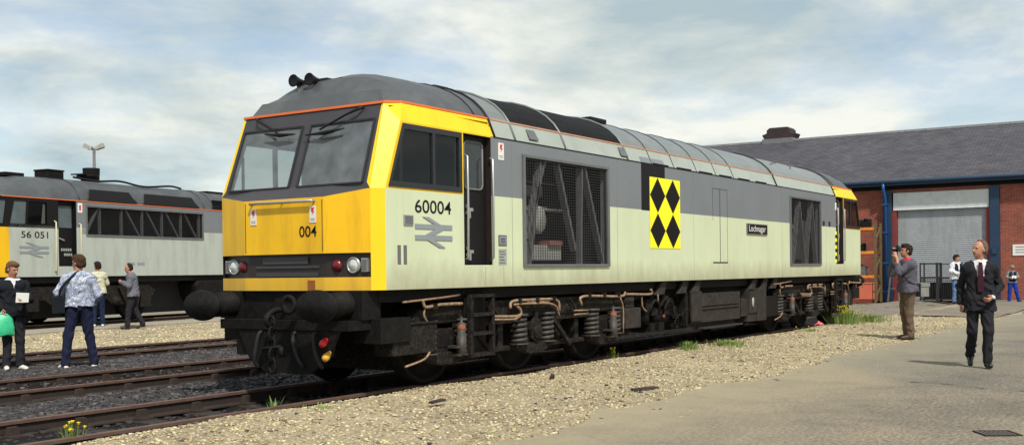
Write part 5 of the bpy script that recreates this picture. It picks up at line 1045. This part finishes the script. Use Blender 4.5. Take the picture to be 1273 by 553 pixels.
def person(label, loc, heading, H, pose, look, skin, hair, top, legs, shoe, layers, h=.0085, bulk=1., closed=.7, legcut=0, group=None):
    """pose overrides BASE joints (x forward, y left); layers: list of garment dicts"""
    J = {k: np.array(pose.get(k, v), float) for k, v in BASE.items()}
    if 'head' not in pose: J['head'] = J['neck']+np.array([.025, 0, .165])
    root = empty('person', loc, heading); root.scale = (H/1.78,)*3; tag(root, label, 'person', group)
    allp = np.array([J[k] for k in J if k not in ('hdl', 'hdr')]); lo, hi = allp.min(0)-.24, allp.max(0)+.24; lo[2] = max(lo[2], -.03)
    A = headaxes(*look); hd = J['head']; HP = lambda x, y, z: hd+A@np.array([x, y, z])
    B = SDF(h, lo, hi)
    def torso(S, g, k=.05):
        w_ = bulk
        S.cap(J['chest']+(0, .075, .06), J['waist']+(0, .06, 0), .098*w_+g, .090*w_+g, k); S.cap(J['chest']+(0, -.075, .06), J['waist']+(0, -.06, 0), .098*w_+g, .090*w_+g, k)
        S.cap(J['waist']+(0, .055, 0), J['pelvis']+(0, .075, 0), .088*w_+g, .10*w_+g, k); S.cap(J['waist']+(0, -.055, 0), J['pelvis']+(0, -.075, 0), .088*w_+g, .10*w_+g, k)
        S.cap(J['shl'], J['neck']+(0, .03, -.03), .058+g, .055+g, k); S.cap(J['shr'], J['neck']+(0, -.03, -.03), .058+g, .055+g, k); S.cap(J['chest'], J['neck']-(0, 0, .04), .10+g, .06+g, k)
    def arm(S, sd_, g, end=1., k=.025):
        s_, e_, w_ = J['sh'+sd_], J['el'+sd_], J['wr'+sd_]; S.cap(s_, e_, .050+g, .040+g, k); S.cap(e_, e_+(w_-e_)*end, .040+g, .030+g*.9, k)
    def leg(S, sd_, g, end=1., k=.03, flare=0):
        a, b_, c = J['hi'+sd_], J['kn'+sd_], J['an'+sd_]; S.cap(a, b_, .088+g, .058+g, k); S.cap(b_, b_+(c-b_)*end, .056+g, .040+g+flare, k)
    torso(B, -.012)
    B.cap(J['neck']-(0, 0, .04), hd-(0.01, 0, .07), .058, .054, .02)
    B.ell(HP(-.012, 0, .022), (.098, .077, .098), A, .02); B.ell(HP(.022, 0, -.045), (.072, .058, .075), A, .03)
    B.cap(HP(.088, 0, -.002), HP(.108, 0, -.032), .008, .014, .012); B.cap(HP(.06, 0, -.098), HP(.068, 0, -.094), .018, .018, .02)
    B.cap(HP(.078, .032, .022), HP(.078, -.032, .022), .012, .012, .012)
    for g in (-1, 1): B.ell(HP(.094, .032*g, .003), (.012, .017, .010), A, .01, sub=True); B.ell(HP(-.005, .078*g, -.01), (.020, .010, .032), A, .008)
    B.cap(HP(.082, .022, -.062), HP(.082, -.022, -.062), .009, .009, .01)
    for sd_, sg_ in (('l', 1), ('r', -1)):
        arm(B, sd_, -.006); leg(B, sd_, -.012)
        w_ = J['wr'+sd_]; d = nz_(J['hd'+sd_]) if ('hd'+sd_) in pose else nz_(w_-J['el'+sd_]); side = nz_(np.cross(d, [0, sg_*1., .01])) if abs(d[1]) < .9 else np.array([1., 0, 0]); pn = nz_(np.cross(d, side))*1.
        curl = np.array([0, -sg_, 0])*.6 if abs(d[1]) < .7 else np.array([0, 0, -1.]); curl = nz_(curl-d*(curl@d)); side = nz_(np.cross(d, curl))
        pe = w_+d*.085; B.cap(w_-d*.01, pe, .026, .036, .015, flat=(curl, .5))
        for f_i, (off, ln) in enumerate(((-.027, .070), (-.009, .080), (.009, .075), (.026, .060))):
            a = pe+side*off+d*.005; b1_ = a+nz_(d*(1-closed*.5)+curl*closed*.6)*ln*.5; c1 = b1_+nz_(d*(1-closed)+curl*closed*1.2)*ln*.5; B.cap(a, b1_, .0095, .009, .004); B.cap(b1_, c1, .009, .0075, .004)
        fw = -1 if (side@np.array([1., 0, .3])) < 0 else 1
        a = w_+d*.03+side*fw*.025; b1_ = a+nz_(side*fw*.8+d*.8+curl*.3)*.038; B.cap(a, b1_, .012, .011, .008); B.cap(b1_, b1_+nz_(d+curl*.6)*.03, .011, .009, .004)
    V, Q = B.mesh(); C_ = V[Q].mean(1); mi = np.zeros(len(Q), int); LC = (C_-hd)@A
    for g in (-1, 1): mi[(np.abs(LC[:, 1]-.032*g) < .013) & (np.abs(LC[:, 2]-.004) < .007) & (LC[:, 0] > .05)] = 1
    mi[(np.abs(LC[:, 1]) < .024) & (np.abs(LC[:, 2]+.064) < .005) & (LC[:, 0] > .06)] = 2
    np_mesh('body', V, Q, [skin, 'eyedark', 'lip'], root, mi)
    # hair
    hs = SDF(h*.8, hd-.17, hd+.17); style = hair[1]
    if style != 'bald': hs.ell(HP(-.018, 0, .030), (.106, .087, .105), A, .01)
    if style == 'full': hs.ell(HP(.03, 0, .085), (.07, .07, .045), A, .02); hs.ell(HP(-.05, 0, -.03), (.06, .078, .075), A, .02)
    if style == 'receding': hs.ell(HP(-.05, 0, -.02), (.062, .080, .075), A, .02)
    if style == 'cap': hs.ell(HP(.075, 0, .062), (.075, .06, .014), A, .01)
    g_ = np.stack(np.meshgrid(*hs.ax, indexing='ij'), -1); q = (g_-hd)@A
    cut = {'full': .040+0*q[..., 0], 'receding': .060+0*q[..., 0], 'cap': .03+0*q[..., 0]}[style]
    face = (q[..., 0]-.028-.55*np.maximum(q[..., 2]-.035, 0)) if style != 'receding' else (q[..., 0]+.002-.15*np.maximum(q[..., 2]-.05, 0))
    low = -(q[..., 2]+.075)
    if style == 'cap': face = .02-q[..., 2]; low = .02-q[..., 2]
    elif style == 'full': face = np.minimum(face, np.maximum(.055-q[..., 2], -1)); 
    hs.F = np.maximum(np.maximum(hs.F, face), low)+.006*np.sin(q[..., 1]*110+q[..., 2]*50)*np.sin(q[..., 0]*90+q[..., 1]*30)
    V, Q = hs.mesh(); 
    if len(Q): np_mesh('cap' if style == 'cap' else 'hair', V, Q, [hair[0]], root)
    for gmt in layers:
        S = SDF(h, lo, hi); t_ = gmt['type']; g = gmt.get('g', .02)
        if t_ == 'trousers':
            S.cap(J['pelvis']+(0, .075, -.0), J['hil'], .10*bulk+g, .088+g, .04); S.cap(J['pelvis']+(0, -.075, 0), J['hir'], .10*bulk+g, .088+g, .04); S.cap(J['pelvis']+(0, 0, .06), J['pelvis'], .10+g*.5, .10+g, .04)
            for sd_ in 'lr': leg(S, sd_, g, gmt.get('end', .97), .03, .012)
        elif t_ in ('jacket', 'shirt', 'vest'):
            torso(S, g); hem = gmt.get('hem', .84)
            if t_ == 'jacket' or hem < .95:
                for sg_ in (-1, 1): S.cap(J['pelvis']+(0, .075*sg_, 0), J['pelvis']+(0, .085*sg_, hem-.96-.06), .105*bulk+g, .112*bulk+g+.01, .05)
            if t_ != 'vest':
                for sd_ in 'lr': arm(S, sd_, g*.9, gmt.get('sleeve', .93))
            g_ = np.stack(np.meshgrid(*S.ax, indexing='ij'), -1)
            S.F = np.maximum(S.F, (hem-g_[..., 2])) if not gmt.get('nohemcutarms') else S.F
            nk = J['neck']; S.F = np.maximum(S.F, (g_[..., 2]-(nk[2]+.005+gmt.get('collar', 0)-.25*(g_[..., 0]-nk[0]))) if True else S.F)
            if t_ == 'vest':
                for sg_ in (-1, 1): S.F = np.maximum(S.F, sg_*g_[..., 1]-.165)
            if gmt.get('vee'):
                z0, z1, ww = gmt['vee']; half = np.clip((g_[..., 2]-z0)/(z1-z0), 0, 1)*ww; d_ = np.minimum(half-np.abs(g_[..., 1]-gmt.get('veey', 0)), g_[..., 0]-J['chest'][0]-.02); S.F = np.where(half > 0, np.maximum(S.F, d_), S.F)
        if t_ == 'shoes':
            for sd_ in 'lr':
                a, b_ = J['an'+sd_], J['to'+sd_]; d = nz_((b_-a)*(1, 1, 0)); base = min(a[2]-.085, b_[2]-.03); S.cap((a[0], a[1], a[2]-.02), b_+(0, 0, .012), .045, .036, .03); S.cap(np.array([a[0], a[1], a[2]-.045])-d*.035, np.array([a[0], a[1], a[2]-.045])+d*.02, .040, .042, .02)
            g_ = np.stack(np.meshgrid(*S.ax, indexing='ij'), -1); S.F = np.maximum(S.F, -.004-g_[..., 2]+0)
        else:
            x_, y_, z_ = g_3(S); w1 = np.sin(y_*19+z_*7+2.1*np.sin(x_*15+z_*5)); fold = .009*np.sin(z_*24+2.6*w1+x_*20)*np.sin(y_*27+1.8*np.sin(z_*17)+x_*9)+.005*np.sin(z_*43+3*w1)*np.sin(x_*37+y_*11)
            if t_ == 'trousers': w1 = np.sin(y_*33+z_*6); fold = .008*np.sin(z_*19+2.5*w1)*np.sin(x_*34+z_*7)+.003*np.sin(z_*45+2*w1+x_*30)
            S.F = S.F+fold
        V, Q = S.mesh()
        if t_ == 'shoes':
            ca, cb = (J['anl']+J['tol'])/2, (J['anr']+J['tor'])/2; cen = V[Q].mean(1); left = ((cen-ca)**2).sum(1) < ((cen-cb)**2).sum(1)
            for sel in (left, ~left):
                q = Q[sel]
                if len(q): u_, inv = np.unique(q, return_inverse=True); np_mesh('shoe', V[u_], inv.reshape(q.shape), [gmt['mat']], root)
        elif len(Q): np_mesh(gmt['name'], V, Q, [gmt['mat']], root)
    return root, J, A
def g_3(S): return np.meshgrid(*S.ax, indexing='ij')
M['skin'] = mat('skin', (.40, .19, .12), .55, .08, 20); M['eyedark'] = mat('eye_dark', (.02, .012, .01), .4); M['lip'] = mat('lip', (.26, .09, .07), .5)
def cloth(name, c, var=.18, sc=9): return mat(name, c, .85, var, sc, bump=.15, spec=.2)
M['hair_dark'] = cloth('dark_brown_hair', (.020, .013, .010), .3, 40); M['hair_brown'] = cloth('brown_hair', (.05, .028, .016), .3, 40); M['hair_ginger'] = cloth('sandy_hair', (.13, .065, .03), .3, 40); M['hair_grey'] = cloth('greying_hair', (.13, .085, .06), .3, 40)
M['suit'] = cloth('charcoal_suit', (.014, .014, .018)); M['shirtw'] = cloth('white_shirt', (.62, .62, .64), .05); M['tie'] = cloth('maroon_tie', (.045, .012, .022), .6, 60); M['shoeblack'] = mat('black_leather', (.010, .010, .010), .3, .2)
M['jktblue'] = cloth('slate_blue_jacket', (.085, .080, .105)); M['brownt'] = cloth('brown_trousers', (.115, .078, .055)); M['shoebrown'] = mat('brown_leather', (.04, .025, .018), .6, .2); M['redcollar'] = cloth('red_collar', (.45, .03, .06))
M['navy'] = cloth('navy_trousers', (.011, .014, .038)); M['trainer'] = mat('white_trainer', (.62, .60, .52), .7, .15, 20); M['darknavy'] = cloth('dark_navy_sweater', (.008, .010, .014)); M['jeans'] = cloth('blue_jeans', (.10, .17, .30)); M['darkjeans'] = cloth('dark_blue_jeans', (.008, .018, .05)); M['greyjkt'] = cloth('grey_jacket', (.12, .125, .15)); M['yellowtop'] = cloth('cream_yellow_top', (.50, .49, .36)); M['tan'] = cloth('tan_waist', (.42, .33, .20)); M['brightblue'] = cloth('bright_blue_trousers', (.01, .035, .26)); M['darkt'] = cloth('charcoal_trousers', (.018, .018, .024))
def pattern_mat():
    m = bpy.data.materials.new('white_blue_patterned_cloth'); m.use_nodes = True; t = m.node_tree; b = t.nodes['Principled BSDF']; L = t.links.new
    tc = N(t, 'ShaderNodeTexCoord'); n = N(t, 'ShaderNodeTexNoise', Scale=8, Detail=3, Distortion=3.2); L(tc.outputs['Object'], n.inputs['Vector'])
    r = ramp(t, [(.42, (.50, .54, .62)), (.48, (.06, .10, .26)), (.53, (.50, .54, .62)), (.58, (.05, .07, .18)), (.66, (.55, .58, .62))]); L(n.outputs[0], r.inputs[0]); L(r.outputs[0], b.inputs['Base Color']); b.inputs['Roughness'].default_value = .8; return m
M['pattern'] = pattern_mat()
def wpt(root, H, p): k = H/1.78; c, s_ = math.cos(root.rotation_euler[2]), math.sin(root.rotation_euler[2]); return Vector((root.location[0]+k*(p[0]*c-p[1]*s_), root.location[1]+k*(p[0]*s_+p[1]*c), root.location[2]+k*p[2]))

# man in the dark suit, walking towards the camera and looking towards the locomotive
r_, J, A = person('balding man in a dark suit, white shirt and tie walking across the asphalt', (7.1, -6.32, -.05), R(196), 1.80,
    dict(pelvis=(0, 0, .97), hil=(0, .09, .94), hir=(0, -.09, .94), knl=(.12, .09, .52), anl=(.12, .08, .10), tol=(.28, .10, .04), knr=(.03, -.10, .52), anr=(-.20, -.11, .17), tor=(-.08, -.12, .04),
         elr=(-.10, -.24, 1.15), wrr=(-.06, -.24, .90), ell=(-.06, .27, 1.15), wrl=(.19, .15, 1.00), hdl=(.55, -.55, -.35), neck=(0, 0, 1.50)), (R(-52), R(4)), 'skin', ('hair_grey', 'receding'), None, None, None,
    [dict(type='shirt', name='shirt', mat='shirtw', g=.006, hem=.98, sleeve=1.0, collar=.035), dict(type='jacket', name='jacket', mat='suit', g=.018, hem=.80, sleeve=.93, vee=(1.08, 1.50, .085), collar=.0),
     dict(type='trousers', name='trousers', mat='suit', g=.012, end=.99), dict(type='shoes', name='shoes', mat='shoeblack')], h=.0075, bulk=1.0, closed=.9)
b = MB(); pts = [(.112, 0, 1.475), (.135, 0, 1.42), (.150, 0, 1.30), (.142, 0, 1.18), (.128, 0, 1.07)]; ws_ = [.022, .030, .036, .042, .035]
for i in range(4): p, q = pts[i], pts[i+1]; b.add([(p[0], -ws_[i], p[2]), (p[0], ws_[i], p[2]), (q[0], ws_[i+1], q[2]), (q[0], -ws_[i+1], q[2]), (p[0]+.008, -ws_[i], p[2]), (p[0]+.008, ws_[i], p[2]), (q[0]+.008, ws_[i+1], q[2]), (q[0]+.008, -ws_[i+1], q[2])], [(7,6,5,4),(0,4,5,1),(1,5,6,2),(2,6,7,3),(3,7,4,0)])
b.box(.105, .135, -.022, .022, 1.45, 1.485); b.build('tie', 'tie', r_)

# photographer in the blue grey jacket
HPh = 1.90
r_, J, A = person('photographer in a slate blue jacket and brown trousers raising a camera to his face', (12.96, -3.96, -.05), R(128), HPh,
    dict(shl=(.03, .17, 1.40), shr=(.03, -.17, 1.40), ell=(.24, .17, 1.26), wrl=(.235, .065, 1.53), hdl=(.1, -.25, .6), elr=(.22, -.20, 1.25), wrr=(.215, -.07, 1.53), hdr=(.1, .25, .6), neck=(0, 0, 1.49), knl=(.02, .09, .50), anl=(-.01, .09, .085), tol=(.16, .10, .03), anr=(-.04, -.10, .085), tor=(.13, -.12, .03)), (0, R(6)), 'skin', ('hair_dark', 'full'), None, None, None,
    [dict(type='shirt', name='red_collar_shirt', mat='redcollar', g=.010, hem=1.2, sleeve=.5, collar=.045), dict(type='jacket', name='jacket', mat='jktblue', g=.034, hem=.89, sleeve=.92, collar=.0, nohemcutarms=False),
     dict(type='trousers', name='trousers', mat='brownt', g=.020), dict(type='shoes', name='shoes', mat='shoebrown')], h=.0085, bulk=1.12)
def held(name, label, cat, root, H, parts, mats, offs):
    o = parts.build(name, mats, None, bevel=.004); o.location = root.location; o.rotation_euler = root.rotation_euler; o.scale = (H/1.78,)*3; return tag(o, label, cat)
b = MB(); b.box(.155, .215, -.075, .075, 1.64, 1.735); b.box(.165, .205, -.03, .03, 1.735, 1.762); b.lathe((.21, .0, 1.685), (1, 0, .1), [(0, .036), (.09, .036), (.10, .030), (.10, 0)], 16); b.lathe((.19, -.055, 1.735), (0, 0, 1), [(0, .012), (.012, .012), (.012, 0)], 8, 1)
held('film_camera', 'black camera held up to the photographer\'s eye', 'camera', r_, HPh, b, ['shoeblack', 'steel'], None)
M['bag'] = cloth('grey_canvas_bag', (.20, .205, .19)); M['strap'] = cloth('dark_strap', (.02, .02, .022))
b = MB(); b.box(-.36, -.20, -.16, .12, .80, 1.04); b.box(-.375, -.19, -.17, .13, .98, 1.055); b.tube(smooth_pts([(-.28, -.15, 1.03), (-.14, -.20, 1.22), (-.05, -.17, 1.48), (.06, -.08, 1.44), (.15, .12, 1.2), (.0, .22, 1.05), (-.2, .14, 1.02)], 5), .010, 6, 1)
o = held('camera_bag', 'grey canvas camera bag hanging behind the photographer\'s hip', 'bag', r_, HPh, b, ['bag', 'strap'], None); o.modifiers[0].width = .03

# man in patterned jacket, seen from behind
HJ = 1.86
r_, J, A = person('man in a white and blue patterned jacket seen from behind, legs apart', (1.46, 6.33, -.10), R(62), HJ,
    dict(hil=(0, .09, .93), hir=(0, -.09, .93), knl=(.0, .17, .50), anl=(-.01, .22, .085), tol=(.13, .27, .03), knr=(.02, -.15, .50), anr=(.0, -.21, .085), tor=(.13, -.27, .03), ell=(.02, .30, 1.20), wrl=(.20, .20, 1.10), hdl=(.7, -.3, .1), elr=(-.04, -.27, 1.16), wrr=(.14, -.22, 1.02)), (R(42), R(-3)), 'skin', ('hair_brown', 'full'), None, None, None,
    [dict(type='jacket', name='jacket', mat='pattern', g=.032, hem=.98, sleeve=.95, collar=.02), dict(type='trousers', name='trousers', mat='navy', g=.014), dict(type='shoes', name='shoes', mat='trainer')], h=.0085, bulk=1.10)
b = MB(); b.box(-.12, .14, .22, .38, .88, 1.14); b.tube(smooth_pts([(.0, .30, 1.12), (-.10, .26, 1.28), (-.12, .10, 1.46), (.02, -.02, 1.54), (.13, .12, 1.44), (.13, .26, 1.2), (.05, .30, 1.12)], 5), .022, 6, 1)
o = held('shoulder_bag', 'black shoulder bag at the left hip of the patterned jacket man', 'bag', r_, HJ, b, ['darknavy', 'strap'], None); o.modifiers[0].width = .03

# man with the green carrier bag
HG_ = 1.76
r_, J, A = person('sandy haired man in a dark sweater with white collar holding a green bag', (.80, 7.12, -.10), R(-112), HG_,
    dict(ell=(.06, .25, 1.17), wrl=(.27, .13, 1.14), hdl=(.7, -.4, .3), elr=(-.03, -.26, 1.17), wrr=(.10, -.18, 1.02), hdr=(.4, .1, -.8), anl=(-.01, .10, .085), tol=(.14, .16, .03), knr=(.0, -.09, .50)), (R(30), R(-14)), 'skin', ('hair_ginger', 'full'), None, None, None,
    [dict(type='shirt', name='white_collar_shirt', mat='shirtw', g=.006, hem=1.2, sleeve=.5, collar=.04), dict(type='jacket', name='sweater', mat='darknavy', g=.028, hem=.90, sleeve=.96, vee=(1.34, 1.50, .05)), dict(type='trousers', name='trousers', mat='darkt', g=.016), dict(type='shoes', name='shoes', mat='trainer')], h=.0085, bulk=1.08)
b = MB(); M['green'] = mat('green_plastic_bag', (.05, .52, .26), .35, .2, 9, bump=.3)
cs = []
for i, (z, w_, t_) in enumerate(((.585, .13, .05), (.60, .15, .07), (.72, .165, .085), (.84, .155, .07), (.90, .12, .05), (.935, .07, .03))): cs.append([(.13+t_*math.cos(a)*(1+.12*math.sin(5*a+i)), -.17+w_*math.sin(a)*(1+.08*math.sin(4*a+2*i)), z+.012*math.sin(3*a)) for a in np.linspace(0, 2*math.pi, 21)[:-1]])
b.add([v for c in cs for v in c], [(i*20+k, i*20+(k+1) % 20, (i+1)*20+(k+1) % 20, (i+1)*20+k) for i in range(5) for k in range(20)]+[tuple(range(20))[::-1]], 0, True)
for yy in (-.21, -.13): b.tube(smooth_pts([(.13, yy, .92), (.125, (yy-.17)/2, .98), (.12, -.17, 1.0)], 4), [.02]*3+[.010]*6, 6)
held('carrier_bag', 'bright green plastic carrier bag hanging from the man\'s hand', 'bag', r_, HG_, b, 'green', None)
b = MB(); b.add([(.33, -.02, 1.12), (.40, .16, 1.12), (.42, .17, 1.27), (.35, -.01, 1.28), (.335, -.02, 1.12), (.405, .16, 1.12), (.425, .17, 1.27), (.355, -.01, 1.28)], [(0,1,2,3),(7,6,5,4),(0,1,5,4),(1,2,6,5),(2,3,7,6),(3,0,4,7)])
held('notebook', 'small white notebook held by the man with the green bag', 'notebook', r_, HG_, b, 'labelwhite', None)

# man in cream top, half hidden behind the patterned jacket
r_, J, A = person('dark haired man in a cream yellow top and dark jeans by the far locomotive', (9.06, 16.27, .05), R(60), 1.76,
    dict(ell=(.06, .24, 1.18), wrl=(.24, .12, 1.12), elr=(.06, -.24, 1.18), wrr=(.24, -.12, 1.12)), (R(25), 0), 'skin', ('hair_dark', 'full'), None, None, None,
    [dict(type='jacket', name='top', mat='yellowtop', g=.03, hem=.92, sleeve=.95), dict(type='trousers', name='jeans', mat='darkjeans', g=.016), dict(type='shoes', name='shoes', mat='trainer')], h=.012, bulk=1.05)
# man in the grey jacket walking left
r_, J, A = person('man in a grey jacket and dark trousers striding past the far locomotive', (9.25, 15.05, .0), R(142), 1.76,
    dict(neck=(.05, 0, 1.48), chest=(.03, 0, 1.30), shl=(.05, .17, 1.39), shr=(.05, -.17, 1.39), head=(.105, 0, 1.635), ell=(.10, .24, 1.17), wrl=(.27, .12, 1.26), elr=(.10, -.22, 1.17), wrr=(.28, -.06, 1.26), hdl=(.4, -.4, .3), hdr=(.4, .4, .3), knl=(.12, .09, .51), anl=(.16, .09, .09), tol=(.31, .10, .04), knr=(-.05, -.09, .50), anr=(-.24, -.10, .13), tor=(-.10, -.11, .03)), (0, R(-12)), 'skin', ('hair_dark', 'receding'), None, None, None,
    [dict(type='jacket', name='jacket', mat='greyjkt', g=.036, hem=.88, sleeve=.95, collar=.02), dict(type='trousers', name='trousers', mat='darkt', g=.018), dict(type='shoes', name='shoes', mat='shoebrown')], h=.011, bulk=1.1)
# man in the white sleeved jacket before the shutter
r_, J, A = person('dark haired man in a white sleeved jacket with navy vest before the roller shutter', (34.3, -.75, -.03), R(235), 1.86,
    dict(ell=(.02, .27, 1.18), wrl=(.20, .12, 1.20), hdl=(.3, -.5, .2), elr=(.02, -.27, 1.18), wrr=(.22, -.08, 1.10), hdr=(.3, .5, .1), anl=(.10, .12, .085), tol=(.25, .16, .03), knl=(.07, .11, .5)), (R(35), R(-8)), 'skin', ('hair_dark', 'full'), None, None, None,
    [dict(type='jacket', name='jacket', mat='shirtw', g=.034, hem=.90, sleeve=.95, collar=.02), dict(type='vest', name='vest', mat='navy', g=.046, hem=1.05, vee=(1.0, 1.5, .05)), dict(type='trousers', name='jeans', mat='jeans', g=.016), dict(type='shoes', name='shoes', mat='shoeblack')], h=.012, bulk=1.08)
# boy
HB = 1.44
r_, J, A = person('boy in a cap, navy waistcoat and bright blue trousers beside the brick wall', (36.6, -2.36, -.03), R(205), HB,
    dict(ell=(.03, .27, 1.20), wrl=(.20, .08, 1.18), hdl=(.2, -.5, .1), elr=(.03, -.27, 1.20), wrr=(.20, -.08, 1.16), hdr=(.2, .5, .1), hil=(0, .09, .93), knl=(.06, .18, .50), anl=(.08, .26, .085), tol=(.2, .34, .03), knr=(0, -.12, .5), anr=(-.01, -.15, .085), tor=(.12, -.20, .03)), (R(10), R(-18)), 'skin', ('bag', 'cap'), None, None, None,
    [dict(type='jacket', name='jumper', mat='bag', g=.026, hem=.93, sleeve=.95, collar=.02), dict(type='vest', name='waistcoat', mat='navy', g=.04, hem=.98, vee=(1.0, 1.5, .03)), dict(type='trousers', name='trousers', mat='brightblue', g=.030), dict(type='shoes', name='shoes', mat='shoeblack')], h=.012, bulk=1.05)
b = MB(); b.box(.245, .265, -.10, .11, 1.14, 1.28)
held('notepad', 'small white pad held at the boy\'s chest', 'notepad', r_, HB, b, 'labelwhite', None)
